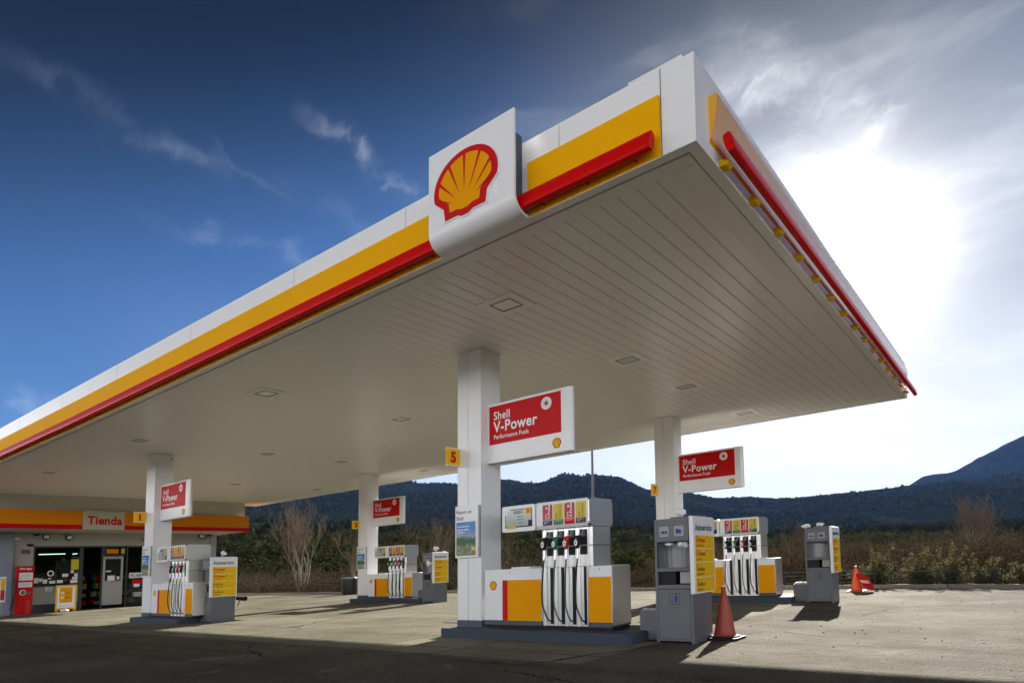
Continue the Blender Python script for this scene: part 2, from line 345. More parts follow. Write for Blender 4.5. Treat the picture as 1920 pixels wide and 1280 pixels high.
def lut(tab, az):
    a = np.array(tab); return np.interp(az, a[:, 0], a[:, 1])
def terrain(x, y):
    x = np.asarray(x, float); y = np.asarray(y, float)
    dx = x - CAM.x; dy = y - CAM.y; r = np.hypot(dx, dy) + 1e-6; az = np.degrees(np.arctan2(dy, dx)) % 360
    eA = np.tan(np.radians(lut(SKY_A, az))); eC = np.tan(np.radians(lut(SKY_C, az)))
    site = GX * np.clip(x, -80, 60) + GY * np.clip(y, -80, 60) - 0.06
    left = np.clip((az - 108) / 14, 0, 1)
    e2 = np.tan(np.radians(1.55 + 1.1 * left)); e3 = np.tan(np.radians(2.45 + 0.75 * left)); e4 = np.tan(np.radians(2.2 + 1.9 * left))
    RB = 1750.0; RC = 2900.0
    nodes_r = [0, 40, 80, 200, 460, 800, RB, 2200, RC, 3700, 5200]
    zs = [0 * r, -0.2 + 0 * r, 0.6 + 0 * r, 200 * e2, 460 * e3, 800 * e4, RB * eA, RB * eA * 0.72 + 0 * r, RC * eC, RC * eC * 0.5, 0 * r - 30]
    z = zs[0] * 0
    for i in range(len(nodes_r) - 1):
        a, b = nodes_r[i], nodes_r[i + 1]; t = np.clip((r - a) / (b - a), 0, 1)
        if i >= 5: t = t if i in (5, 7) else t * t * (3 - 2 * t)
        sel = (r >= a) & (r < b); z = np.where(sel, zs[i] * (1 - t) + zs[i + 1] * t, z)
    z = np.where(r >= 5200, -30, z)
    w = np.clip((r - 60) / 400, 0, 1)
    ridge = np.exp(-((r - RB) / 200) ** 2) + np.exp(-((r - RC) / 300) ** 2)
    amp = r * 0.022 * w * (1 - 0.86 * np.clip(ridge, 0, 1))
    z = z + amp * (fbm(x / 330 + 9, y / 330 + 4, 6, 3) - 0.5) * 1.6 + r * 0.0042 * w * (fbm(x / 38, y / 38, 4, 8) - 0.5)
    rA = np.exp(-((r - RB) / 160) ** 2); z = z + rA * (0.35 + 0.65 * left) * 15 * (fbm(x / 75 + 3, y / 75 + 5, 5, 21) - 0.5) * 1.3 + rA * left * 5 * (np.abs(fbm(x / 16, y / 16, 3, 31) - 0.5) * 2 - 0.3)
    out = np.maximum(np.maximum(y - 17.5, (x - 60) / 1.0), np.maximum(-85 - x, -90 - y))
    blend = np.clip(out / 26, 0, 1); blend = blend * blend * (3 - 2 * blend)
    dip = -0.35 * np.clip((y - 15.0) / 3, 0, 1)
    return site * (1 - blend) + z * blend + dip * (1 - blend) + 1.1945 * blend * np.clip(r / 300, 0, 1)
azs = np.concatenate([np.arange(78, 172, 0.22), np.arange(172, 438, 3.0)])
rs = np.concatenate([np.array([0.5, 4, 8, 12]), np.arange(15, 60, 2.2), 60 * (5200 / 60) ** (np.linspace(0, 1, 190))])
na, nr = len(azs), len(rs)
AA, RR = np.meshgrid(np.radians(azs), rs)
TX = CAM.x + RR * np.cos(AA); TY = CAM.y + RR * np.sin(AA); TZ = terrain(TX, TY)
# below the paving the sheet drops out of sight
TZ = np.where((TY < 15.2) & (TX > -80) & (TX < 55) & (TY > -85), TZ - 0.12, TZ)
vv = np.stack([TX, TY, TZ], -1).reshape(-1, 3)
ii = np.arange(nr * na).reshape(nr, na); nxt = np.roll(ii, -1, 1)
faces = np.stack([ii[:-1], nxt[:-1], nxt[1:], ii[1:]], -1).reshape(-1, 4)
def np_mesh(name, v, f, mats, smooth=True, mi=None):
    me = bpy.data.meshes.new(name); k = f.shape[1]
    me.vertices.add(len(v)); me.vertices.foreach_set('co', np.ascontiguousarray(v, dtype=np.float32).ravel())
    me.loops.add(len(f) * k); me.loops.foreach_set('vertex_index', np.ascontiguousarray(f, dtype=np.int32).ravel())
    me.polygons.add(len(f)); me.polygons.foreach_set('loop_start', np.arange(len(f), dtype=np.int32) * k); me.polygons.foreach_set('loop_total', np.full(len(f), k, dtype=np.int32))
    me.polygons.foreach_set('use_smooth', np.full(len(f), smooth, dtype=bool))
    for m in mats: me.materials.append(m)
    if mi is not None: me.polygons.foreach_set('material_index', mi.astype(np.int32))
    me.update(calc_edges=True); me.validate()
    o = bpy.data.objects.new(name, me); COL.objects.link(o); return o
def land_material():
    m = bpy.data.materials.new('scrubland'); m.use_nodes = True; t = m.node_tree; b = t.nodes['Principled BSDF']; b.inputs['Roughness'].default_value = 1.0; b.inputs['Specular IOR Level'].default_value = 0.0
    tcn = t.nodes.new('ShaderNodeTexCoord')
    def noise(sc, det=6, dist=0.0):
        n = t.nodes.new('ShaderNodeTexNoise'); t.links.new(tcn.outputs['Object'], n.inputs[0]); n.inputs['Scale'].default_value = sc; n.inputs['Detail'].default_value = det; n.inputs['Distortion'].default_value = dist; return n.outputs[0]
    def ramp(src, a, b_, ca, cb):
        r = t.nodes.new('ShaderNodeValToRGB'); t.links.new(src, r.inputs[0]); r.color_ramp.elements[0].position = a; r.color_ramp.elements[1].position = b_; r.color_ramp.elements[0].color = (*ca, 1); r.color_ramp.elements[1].color = (*cb, 1); return r.outputs[0]
    def mix(f, a, b_):
        x = t.nodes.new('ShaderNodeMix'); x.data_type = 'RGBA'
        for i, v in ((0, f), (6, a), (7, b_)):
            if isinstance(v, tuple): x.inputs[i].default_value = (*v, 1)
            else: t.links.new(v, x.inputs[i])
        return x.outputs[2]
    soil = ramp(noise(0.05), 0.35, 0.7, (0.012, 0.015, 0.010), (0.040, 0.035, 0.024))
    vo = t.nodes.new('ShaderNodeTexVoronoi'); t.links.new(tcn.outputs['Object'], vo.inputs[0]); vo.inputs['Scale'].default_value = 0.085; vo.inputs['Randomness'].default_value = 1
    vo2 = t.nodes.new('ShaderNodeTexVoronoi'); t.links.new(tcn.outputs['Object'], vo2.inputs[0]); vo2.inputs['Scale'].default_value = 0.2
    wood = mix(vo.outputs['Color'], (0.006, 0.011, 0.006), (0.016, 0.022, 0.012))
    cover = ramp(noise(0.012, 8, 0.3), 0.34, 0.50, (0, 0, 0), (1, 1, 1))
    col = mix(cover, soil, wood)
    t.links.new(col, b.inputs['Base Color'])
    df = t.nodes.new('ShaderNodeBsdfDiffuse'); t.links.new(col, df.inputs[0]); t.links.new(df.outputs[0], t.nodes['Material Output'].inputs['Surface'])
    bp = t.nodes.new('ShaderNodeBump'); bp.inputs['Strength'].default_value = 1.0; bp.inputs['Distance'].default_value = 9.0; bp.invert = True
    ad = t.nodes.new('ShaderNodeMath'); t.links.new(vo.outputs['Distance'], ad.inputs[0]); t.links.new(vo2.outputs['Distance'], ad.inputs[1]); t.links.new(ad.outputs[0], bp.inputs['Height']); t.links.new(bp.outputs[0], df.inputs['Normal'])
    return m
LAND = land_material()
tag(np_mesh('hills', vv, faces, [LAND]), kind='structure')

# ------------------------------------------------------------------ forecourt paving
def paving():
    m = bpy.data.materials.new('worn_paving'); m.use_nodes = True; t = m.node_tree; b = t.nodes['Principled BSDF']
    tcn = t.nodes.new('ShaderNodeTexCoord'); O = tcn.outputs['Object']
    def noise(sc, det=6, dist=0.0, rough=0.6, src=O):
        n = t.nodes.new('ShaderNodeTexNoise'); t.links.new(src, n.inputs[0]); n.inputs['Scale'].default_value = sc; n.inputs['Detail'].default_value = det; n.inputs['Distortion'].default_value = dist; n.inputs['Roughness'].default_value = rough; return n.outputs[0]
    def mr(v, a, b_, c=0.0, d=1.0):
        n = t.nodes.new('ShaderNodeMapRange'); n.interpolation_type = 'SMOOTHSTEP'; t.links.new(v, n.inputs[0])
        for i, q in enumerate((a, b_, c, d)): n.inputs[i + 1].default_value = q
        return n.outputs[0]
    def mix(f, a, b_, mode='MIX'):
        x = t.nodes.new('ShaderNodeMix'); x.data_type = 'RGBA'; x.blend_type = mode
        for i, v in ((0, f), (6, a), (7, b_)):
            if isinstance(v, tuple): x.inputs[i].default_value = (*v, 1)
            elif isinstance(v, float): x.inputs[i].default_value = v
            else: t.links.new(v, x.inputs[i])
        return x.outputs[2]
    def mul(a, b_):
        x = t.nodes.new('ShaderNodeMath'); x.operation = 'MULTIPLY'
        for i, v in enumerate((a, b_)):
            if isinstance(v, float): x.inputs[i].default_value = v
            else: t.links.new(v, x.inputs[i])
        return x.outputs[0]
    concrete = mix(mr(noise(0.5), 0.3, 0.7), (0.225, 0.218, 0.165), (0.36, 0.34, 0.265))
    asphalt = mix(mr(noise(0.35, 7), 0.3, 0.7), (0.125, 0.109, 0.083), (0.205, 0.182, 0.141))
    sp = t.nodes.new('ShaderNodeSeparateXYZ'); t.links.new(O, sp.inputs[0])
    wob = t.nodes.new('ShaderNodeMath'); wob.operation = 'MULTIPLY_ADD'; t.links.new(noise(3.0, 5), wob.inputs[0]); wob.inputs[1].default_value = 0.10; t.links.new(sp.outputs[1], wob.inputs[2])
    mxx = t.nodes.new('ShaderNodeMath'); mxx.operation = 'MAXIMUM'; t.links.new(mr(sp.outputs[0], 3.05, 3.20), mxx.inputs[0]); t.links.new(mr(wob.outputs[0], -1.82, -1.90), mxx.inputs[1])
    isa = mxx.outputs[0]                                       # concrete under the canopy bays, asphalt lane outside
    col = mix(isa, concrete, asphalt)
    col = mix(mr(wob.outputs[0], -16.0, -16.6), col, (0.62, 0.60, 0.56))          # unseen pale ground added behind the camera to bounce light up
    sn = t.nodes.new('ShaderNodeVectorMath'); sn.operation = 'SNAP'; of = t.nodes.new('ShaderNodeVectorMath'); of.operation = 'ADD'; t.links.new(O, of.inputs[0]); of.inputs[1].default_value = (0.9, 1.3, 0); t.links.new(of.outputs[0], sn.inputs[0]); sn.inputs[1].default_value = (4.2, 3.9, 100)
    wn = t.nodes.new('ShaderNodeTexWhiteNoise'); t.links.new(sn.outputs[0], wn.inputs['Vector'])
    inv0 = t.nodes.new('ShaderNodeMath'); inv0.operation = 'SUBTRACT'; inv0.inputs[0].default_value = 1.0; t.links.new(isa, inv0.inputs[1])
    col = mix(mul(mul(wn.outputs['Value'], 0.5), inv0.outputs[0]), col, mix(1.0, col, (0.68, 0.67, 0.64), 'MULTIPLY'))     # slabs poured at different times
    # aggregate
    vo = t.nodes.new('ShaderNodeTexVoronoi'); t.links.new(O, vo.inputs[0]); vo.inputs['Scale'].default_value = 34
    col = mix(mul(mr(vo.outputs['Distance'], 0.15, 0.62), 0.55), col, mix(1.0, col, (0.30, 0.29, 0.27), 'MULTIPLY'))
    col = mix(mul(mr(noise(2.2, 8, 0.5), 0.55, 0.72), 0.35), col, (0.12, 0.115, 0.10))   # worn blotches
    col = mix(mul(mr(noise(0.9, 5, 1.5), 0.62, 0.70), 0.16), col, (0.42, 0.40, 0.34))
    # oil drips in the bays and darker wheel tracks
    vs_ = t.nodes.new('ShaderNodeTexVoronoi'); t.links.new(O, vs_.inputs[0]); vs_.inputs['Scale'].default_value = 0.9; vs_.inputs['Randomness'].default_value = 1.0
    col = mix(mul(mr(vs_.outputs['Distance'], 0.20, 0.03), mr(noise(1.7, 4), 0.50, 0.60)), col, mix(1.0, col, (0.45, 0.43, 0.40), 'MULTIPLY'))
    tr = t.nodes.new('ShaderNodeMapping'); t.links.new(O, tr.inputs[0]); tr.inputs['Scale'].default_value = (0.05, 1.1, 1); tr.inputs['Rotation'].default_value = (0, 0, 0.03)
    col = mix(mul(mr(noise(1.6, 3, 0.2, 0.5, tr.outputs[0]), 0.52, 0.66), 0.40), col, mix(1.0, col, (0.50, 0.48, 0.46), 'MULTIPLY'))
    # cracks
    ns = t.nodes.new('ShaderNodeTexNoise'); t.links.new(O, ns.inputs[0]); ns.inputs['Scale'].default_value = 1.3; ns.inputs['Detail'].default_value = 6
    va = t.nodes.new('ShaderNodeVectorMath'); va.operation = 'MULTIPLY_ADD'; t.links.new(ns.outputs['Color'], va.inputs[0]); va.inputs[1].default_value = (0.55, 0.55, 0); t.links.new(O, va.inputs[2])
    vc = t.nodes.new('ShaderNodeTexVoronoi'); vc.feature = 'DISTANCE_TO_EDGE'; t.links.new(va.outputs[0], vc.inputs[0]); vc.inputs['Scale'].default_value = 0.20
    crack = mul(mr(vc.outputs['Distance'], 0.0045, 0.0015), mr(noise(0.35, 2), 0.42, 0.55))
    col = mix(crack, col, (0.03, 0.028, 0.025))
    # slab joints
    def joint(axis, step, w, off=0.0):
        a = t.nodes.new('ShaderNodeMath'); a.operation = 'ADD'; t.links.new(sp.outputs[axis], a.inputs[0]); a.inputs[1].default_value = off + 1000 * step
        q = t.nodes.new('ShaderNodeMath'); q.operation = 'PINGPONG'; t.links.new(a.outputs[0], q.inputs[0]); q.inputs[1].default_value = step / 2
        return mr(q.outputs[0], w, w * 0.5)
    inv = t.nodes.new('ShaderNodeMath'); inv.operation = 'SUBTRACT'; inv.inputs[0].default_value = 1.0; t.links.new(isa, inv.inputs[1])
    jj = t.nodes.new('ShaderNodeMath'); jj.operation = 'MAXIMUM'; t.links.new(joint(0, 4.2, 0.022, 0.9), jj.inputs[0]); t.links.new(joint(1, 3.9, 0.022, 1.3), jj.inputs[1])
    col = mix(mul(jj.outputs[0], inv.outputs[0]), col, (0.05, 0.047, 0.04))
    t.links.new(col, b.inputs['Base Color'])
    t.links.new(mr(noise(1.1, 5), 0.3, 0.7, 0.86, 0.95), b.inputs['Roughness']); b.inputs['Specular IOR Level'].default_value = 0.04
    bp = t.nodes.new('ShaderNodeBump'); bp.inputs['Strength'].default_value = 1.0; bp.inputs['Distance'].default_value = 0.010; bp.invert = True; t.links.new(vo.outputs['Distance'], bp.inputs['Height'])
    bp2 = t.nodes.new('ShaderNodeBump'); bp2.inputs['Strength'].default_value = 0.6; bp2.inputs['Distance'].default_value = 0.03; t.links.new(noise(5, 6), bp2.inputs['Height']); t.links.new(bp.outputs[0], bp2.inputs['Normal'])
    bp3 = t.nodes.new('ShaderNodeBump'); bp3.inputs['Strength'].default_value = 0.8; bp3.inputs['Distance'].default_value = 0.02; bp3.invert = True; t.links.new(crack, bp3.inputs['Height']); t.links.new(bp2.outputs[0], bp3.inputs['Normal'])
    t.links.new(bp3.outputs[0], b.inputs['Normal'])
    return m
PAVE = paving()
kerb_line = [(-80, 13.9), (-34, 13.85), (-19.3, 13.8), (-4, 13.75), (1.2, 13.75), (3.6, 13.7), (5.5, 13.35), (7.2, 12.6), (12, 9.6), (30, -2)]
mb = MB(); pts = [(a, b + 0.02, 0) for a, b in kerb_line] + [(30, -85, 0), (-80, -85, 0)]
mb.poly(pts, 0)
tag(mb.build('forecourt', PAVE), kind='structure')
# kerb (a real step)
def offset_line(L, d):
    out = []
    for i, p in enumerate(L):
        a = Vector(L[max(i - 1, 0)]); b = Vector(L[min(i + 1, len(L) - 1)]); t = (b - a).normalized(); out.append((p[0] - t.y * d, p[1] + t.x * d))
    return out
mb = MB(); L1 = kerb_line; L2 = offset_line(kerb_line, 0.16)
for i in range(len(L1) - 1):
    seglen = (Vector(L1[i + 1]) - Vector(L1[i])).length; n = max(1, int(seglen / 1.0))
    for k in range(n):
        def lp(L, t): return (L[i][0] * (1 - t) + L[i + 1][0] * t, L[i][1] * (1 - t) + L[i + 1][1] * t)
        t0, t1 = (k + 0.006) / n, (k + 0.994) / n
        a, b, c, d = lp(L1, t0), lp(L1, t1), lp(L2, t1), lp(L2, t0)
        mb.prism([a, b, c, d], 'z', -0.1, 0.115 + random.uniform(-0.004, 0.004))
tag(mb.build('kerb', KERB), kind='structure')

# ------------------------------------------------------------------ canopy
X0, X1, Y0, Y1, ZS = -25.55, 5.106, -2.85, 10.72, 5.0
ORG = (-10.0, 4.0, 5.0)
canopy = tag(empty('canopy', ORG), 'huge white flat canopy with yellow fascia and red light bars over the forecourt', 'canopy')
def sag(x): return -0.0085 * min(max(4.8 - x, 0.0), 15.0)
def B(mb, name, mats, parent, org=ORG, cut=True):
    # the long front edge of the canopy dips slightly towards the shop
    if cut:
        for cx_c in np.arange(-24, 5, 2.0):
            bmesh.ops.bisect_plane(mb.bm, geom=mb.bm.verts[:] + mb.bm.edges[:] + mb.bm.faces[:], plane_co=(cx_c, 0, 0), plane_no=(1, 0, 0))
    for v in mb.bm.verts:
        x, y, z = v.co; w = min(max((Y1 - y) / (Y1 - Y0), 0), 1.05); k = 1.0 if z < 5.1 else 1 - 0.25 * (z - 5.1) / 0.45 if z < 5.55 else max(0.0, 0.75 * (5.84 - z) / 0.29)
        v.co.z = z + sag(x) * w * k
    for v in mb.bm.verts: v.co -= Vector(org)
    return mb.build(name, mats, parent)
xi0, xi1, yi0, yi1 = X0 + 0.36, X1 - 0.36, Y0 + 0.36, Y1 - 0.36
mb = MB(); pitch = 0.2233; n = int((xi1 - xi0) / pitch)
for k in range(n + 1):
    b = xi1 - k * pitch; a = max(b - pitch + 0.006, xi0)
    if b - a < 0.03: continue
    mb.prism([(a, ZS + 0.006), (a + 0.006, ZS), (b - 0.006, ZS), (b, ZS + 0.006), (b, ZS + 0.03), (a, ZS + 0.03)], 'y', yi0, yi1)
B(mb, 'soffit', SOFF, canopy, cut=False)
mb = MB(); mb.box(X0 + 0.12, X1 - 0.12, Y0 + 0.12, Y1 - 0.12, ZS + 0.034, ZS + 0.5)
B(mb, 'ceiling_void', GAP, canopy)
mb = MB()                                                                     # perimeter trim inside the dark joint
g = 0.138
for a in ((xi0, X1 - g, Y0 + g + 0.03, yi0 - 0.002), (xi0, X1 - g, yi1 + 0.002, Y1 - g), (X0 + g, xi0 - 0.002, Y0 + g, Y1 - g), (xi1 + 0.002, X1 - g, yi0, yi1)):
    mb.box(a[0], a[1], a[2], a[3], ZS - 0.012, ZS + 0.028, 0, 0.004, 1)
B(mb, 'edge_trim', SOFTRIM, canopy)
zb, zt = 4.972, 5.845
mb = MB()
mb.box(X0, X1, Y0, Y0 + 0.115, zb, zt); mb.box(X0, X1, Y1 - 0.115, Y1, zb, zt - 0.12)
mb.box(X1 - 0.115, X1, Y0 + 0.115, Y1 - 0.115, zb, zt); mb.box(X0, X0 + 0.115, Y0 + 0.115, Y1 - 0.115, zb, zt - 0.12)
mb.box(X0 + 0.115, X1 - 0.115, Y0 + 0.115, Y1 - 0.115, zt - 0.30, zt - 0.22)
B(mb, 'fascia', WHITE, canopy)
mb = MB(); mb.box(4.775, X1 + 0.002, Y0 - 0.004, Y0, zb + 0.002, zt + 0.0); mb.box(X0, 4.98, Y0 + 0.02, Y0 + 0.09, zt, zt + 0.028); mb.box(4.42, 4.98, Y0 + 0.015, Y0 + 0.1, zt + 0.028, zt + 0.05)
mb.box(X1 - 0.09, X1 - 0.02, Y0 + 0.3, Y1 - 0.3, zt, zt + 0.022)
B(mb, 'corner_capping', WHITE, canopy)
mb = MB(); mb.box(4.766, 4.774, Y0 - 0.003, Y0, zb + 0.002, zt); B(mb, 'panel_joint', GAP, canopy)
for x in (1.2, -1.3, -4.6, -7.9, -11.2, -14.5, -17.8, -21.1, 3.6): mb = MB(); mb.box(x - 0.002, x + 0.002, Y0 - 0.002, Y0, 5.60, zt - 0.004); B(mb, 'panel_joint', GREYD, canopy)
# yellow bowed panels
def bowed(off0, zlo, zhi, d):
    P = [(off0, zlo)]
    for i in range(9):
        t = i / 8; P.append((off0 - d * math.sin(t * math.pi / 2) ** 0.9, zlo + (zhi - zlo) * t))
    P += [(off0, zhi)]
    return P
seams = [4.765, 3.2, 1.93, -1.3, -4.6, -7.9, -11.2, -14.5, -17.8, -21.1, -24.4, X0]
mb = MB()
for i in range(len(seams) - 1):
    b, a = seams[i] - 0.003, seams[i + 1] + 0.003
    if i == 1: continue
    mb.prism(bowed(Y0, 5.13, 5.565, 0.05), 'x', a, b, 0)
    mb.box(a, b, Y0 - 0.006, Y0, zb + 0.006, 5.129, 0)
B(mb, 'yellow_panel', YELC, canopy)
mb = MB(); P = [(X1 + (Y0 - p[0]), p[1]) for p in bowed(Y0, 5.12, 5.59, 0.085)]
ys = [-2.52, 0.7, 3.95, 7.2, Y1 - 0.42]
for i in range(4): mb.prism(P, 'y', ys[i] + 0.003, ys[i + 1] - 0.003, 0)
B(mb, 'yellow_panel', YELG, canopy)
def barprof(c0, c1, sgn):
    pts = []
    for i in range(20):
        t = 2 * math.pi * i / 20; a = 0.052 * math.cos(t); b = 0.108 * math.sin(t)
        a = math.copysign(abs(math.cos(t)) ** 0.5 * 0.045, math.cos(t)); b = math.copysign(abs(math.sin(t)) ** 0.62 * 0.100, math.sin(t))
        th = R(-14) * sgn; pts.append((c0 + a * math.cos(th) - b * math.sin(th), c1 + a * math.sin(th) + b * math.cos(th)))
    return pts
def bar_front(a, b, joints):
    mb = MB(); cuts = [a] + joints + [b]
    for i in range(len(cuts) - 1): mb.prism(barprof(Y0 - 0.105, 5.105, 1), 'x', cuts[i] + 0.003, cuts[i + 1] - 0.003, 0, smooth=True)
    return mb
B(bar_front(3.13, 4.70, []), 'light_bar', RED, canopy)
B(bar_front(X0 + 0.02, 1.89, [-22.2 + 2.42 * k for k in range(10)]), 'light_bar', RED, canopy)
mb = MB(); cuts = [-2.42, 0.8, 4.05, 7.3, Y1 + 0.12]
for i in range(4): mb.prism(barprof(X1 + 0.15, 5.12, -1), 'y', cuts[i] + 0.003, cuts[i + 1] - 0.003, 0, smooth=True)
B(mb, 'light_bar', RED, canopy)
for a, b in ((4.70, 4.715), (3.115, 3.13)):
    mb = MB(); mb.prism(barprof(Y0 - 0.105, 5.105, 1), 'x', a, b, 0); B(mb, 'bar_end', RED, canopy)
for x in list(np.arange(-25, 1.8, 0.81)) + [3.4, 3.95, 4.5]:
    mb = MB(); mb.box(x, x + 0.02, Y0 - 0.08, Y0 - 0.007, 5.02, 5.03, 0); B(mb, 'bar_bracket', REDV, canopy)
for k in range(15):
    y = -2.28 + 0.885 * k
    mb = MB(); mb.prism([(X1 + 0.001, 4.99), (X1 + 0.07, 4.985), (X1 + 0.105, 5.015), (X1 + 0.06, 5.04), (X1 + 0.001, 5.065)], 'y', y, y + 0.12, 0)
    B(mb, 'bracket', YEL2, canopy)
# sign board with the emblem
mb = MB(); prof = []
rr = 0.2; yF = -3.125
outer = [(yF, 6.085)] + [(yF + rr - rr * math.cos(a), 4.955 + rr - rr * math.sin(a)) for a in np.linspace(0, math.pi / 2, 25)] + [(Y0 - 0.02, 4.955)]
ri = rr - 0.03
inner = [(Y0 - 0.02, 4.985)] + [(yF + 0.03 + ri - ri * math.cos(a), 4.985 + ri - ri * math.sin(a)) for a in np.linspace(math.pi / 2, 0, 9)] + [(yF + 0.03, 6.085)]
prof = outer + inner
A = []; 
mb.prism(prof, 'x', 1.905, 3.20, 0, smooth=False)
bd = B(mb, 'sign_board', WHITE2, canopy)
mb = MB(); mb.prism([(Y0 - 0.009, 4.99), (Y0 - 0.009, 5.93), (yF + 0.031, 5.93)] + [(yF + 0.031 + ri - ri * math.cos(a), 4.987 + ri - ri * math.sin(a)) for a in np.linspace(0, math.pi / 2, 7)], 'x', 2.0, 3.105)
B(mb, 'board_box', BLUEGREY, bd)
mb = MB(); scallop(mb, (2.50, yF, 5.545), 0.97, X, Z * 0.80, -Y, depth=0.022, step=0.003, mw=2)
B(mb, 'emblem', [REDV, YEL, WHITE2], bd)

# lamps set into the soffit
lamp_labels = {}
rows = [(-1.15, 'front row'), (2.55, 'second row'), (5.28, 'third row'), (9.15, 'rear row')]
cols = [(1.5, 'at the open right end'), (-4.85, 'second from the right end'), (-10.9, 'third from the right end'), (-17.8, 'nearest the shop')]
for ly, lr in rows:
    for lx, lc in cols:
        e = tag(empty('canopy_lamp', (lx, ly, 4.998 + sag(lx) * (Y1 - ly) / (Y1 - Y0))), f'square recessed lamp in the soffit, {lr}, {lc}', 'lamp', 'recessed lamps in the canopy soffit')
        mb = MB(); w, h, a, b = 0.325, 0.29, 0.185, 0.16
        for q in ((-w, w, -h, -b), (-w, w, b, h), (-w, -a, -b, b), (a, w, -b, b)): mb.box(q[0], q[1], q[2], q[3], -0.012, 0, 0)
        mb.build('frame', LAMPFR, e)
        mb = MB(); 
        for q in ((-a, a, -b, -b + 0.008), (-a, a, b - 0.008, b), (-a, -a + 0.008, -b + 0.008, b - 0.008), (a - 0.008, a, -b + 0.008, b - 0.008)): mb.box(q[0] , q[1], q[2], q[3], -0.022, -0.001, 0)
        mb.build('bezel', GREYL, e)
        mb = MB(); mb.box(-a + 0.008, a - 0.008, -b + 0.008, b - 0.008, -0.010, -0.002, 0); mb.build('glass', GLASS, e)

# ------------------------------------------------------------------ columns and what hangs on them
STN = {5: ((0.0, 0.0), 'near right'), 7: ((0.0, 7.849), 'far right'), 1: ((-12.643, 0.0), 'near left, by the shop'), 3: ((-12.643, 7.849), 'far left, before the mountain')}
where = {5: 'tallest column in front', 7: 'column behind it on the right', 1: 'column nearest the shop', 3: 'column in the middle distance'}
def column(n):
    (cx, cy), _ = STN[n]
    e = tag(empty('canopy_column', (cx, cy, 0.15)), {5: 'white square canopy column closest to the camera, beside dispenser 5', 7: 'white square canopy column behind the grey self-service unit, bearing number 7', 1: 'white square canopy column in front of the shop, bearing number 1', 3: 'white square canopy column against the mountain, bearing number 3'}[n], 'column', 'columns holding up the canopy')
    mb = MB(); H = 4.845 + sag(cx) * (Y1 - cy) / (Y1 - Y0)
    mb.box(-0.55, -0.304, 0, 0.53, 0.115, H, 0, 0.004, 1); mb.box(-0.296, 0, 0, 0.53, 0.115, H, 0, 0.004, 1); mb.box(-0.304, -0.296, 0.03, 0.50, 0.115, H, 0)
    mb.build('shaft', WHITE, e)
    mb = MB(); mb.box(-0.556, 0.006, -0.006, 0.536, H - 0.035, H - 0.004, 0); mb.build('collar', SOFTRIM, e)
    mb = MB(); mb.box(-0.553, -0.302, -0.003, 0.533, 0, 0.114); mb.box(-0.298, 0.003, -0.003, 0.533, 0, 0.114); mb.build('base_band', BLUEGREY, e)
def blade_sign(n):
    (cx, cy), _ = STN[n]
    yo = {5: 0.18, 7: 0.25, 1: 0.18, 3: 0.25}[n]; zo = {5: 0, 7: -0.04, 1: -0.02, 3: -0.04}[n]
    e = tag(empty('blade_sign', (cx, cy + yo, 2.92 + zo)), {5: 'largest white and red V-Power sign, sticking out of the nearest column', 7: 'white and red V-Power sign against the bright sky, above dispenser 7', 1: 'white and red V-Power sign in front of the shop fascia', 3: 'white and red V-Power sign against the dark mountain'}[n], 'sign', 'V-Power signs on the columns')
    W, Hh, T = 1.745, 1.05, 0.13
    mb = MB()
    prof = [(0.004, 0), (W - 0.09, 0)] + [(W - 0.09 + 0.09 * math.sin(a), 0.062 - 0.062 * math.cos(a)) for a in np.linspace(0.2, math.pi / 2, 6)] + [(W, 0.064), (0.004, 0.064)]
    mb.prism(prof, 'z', 0.02, Hh, 0)
    prof2 = [(0.004, 0.078), (W, 0.078)] + [(W - 0.09 + 0.09 * math.cos(a), 0.078 + 0.06 * math.sin(a)) for a in np.linspace(0.2, math.pi / 2, 6)] + [(0.004, 0.138)]
    mb.prism(prof2, 'z', 0.02, Hh, 0)
    pn = mb.build('panel', WHITE2, e)
    mb = MB(); mb.box(0.004, W - 0.03, 0.0645, 0.0775, 0.01, Hh - 0.01); mb.box(0.004, W - 0.05, 0.02, 0.11, 0.008, 0.0195); mb.build('rim', BARE, e)
    mb = MB(); mb.box(0.04, 1.545, -0.003, -0.0002, 0.335, 1.01); f = mb.build('red_field', REDV, e)
    mb = MB()
    text(mb, 'Shell', 0.200, (0.14, -0.005, 0.765), bold=0.014, sx=0.92); text(mb, 'V-Power', 0.262, (0.14, -0.005, 0.550), bold=0.020, sx=0.94)
    text(mb, 'Performance Fuels', 0.108, (0.143, -0.005, 0.425), bold=0.008, sx=0.93)
    disc(mb, (1.26, -0.005, 0.855), 0.105, X, Z, 0, 28)
    mb.build('lettering', WINK, f)
    mb = MB(); disc(mb, (1.26, -0.007, 0.855), 0.032, X, Z, 0, 16)
    for k in range(12):
        a = k * math.pi / 6; c, s_ = math.cos(a), math.sin(a); c2, s2 = math.cos(a + 0.35), math.sin(a + 0.35)
        mb.poly([(1.26 + 0.028 * c, -0.007, 0.855 + 0.028 * s_), (1.26 + 0.030 * c2, -0.007, 0.855 + 0.030 * s2), (1.26 + 0.076 * math.cos(a + 0.30), -0.007, 0.855 + 0.076 * math.sin(a + 0.30))])
    mb.build('sun_mark', LABELRED, f)
    mb = MB(); scallop(mb, (1.615 - 0.16, -0.001, 0.20 - 0.03), 0.175, X, Z, -Y, depth=0.0015, step=0.0015); mb.build('emblem', [REDV, YEL2], e)
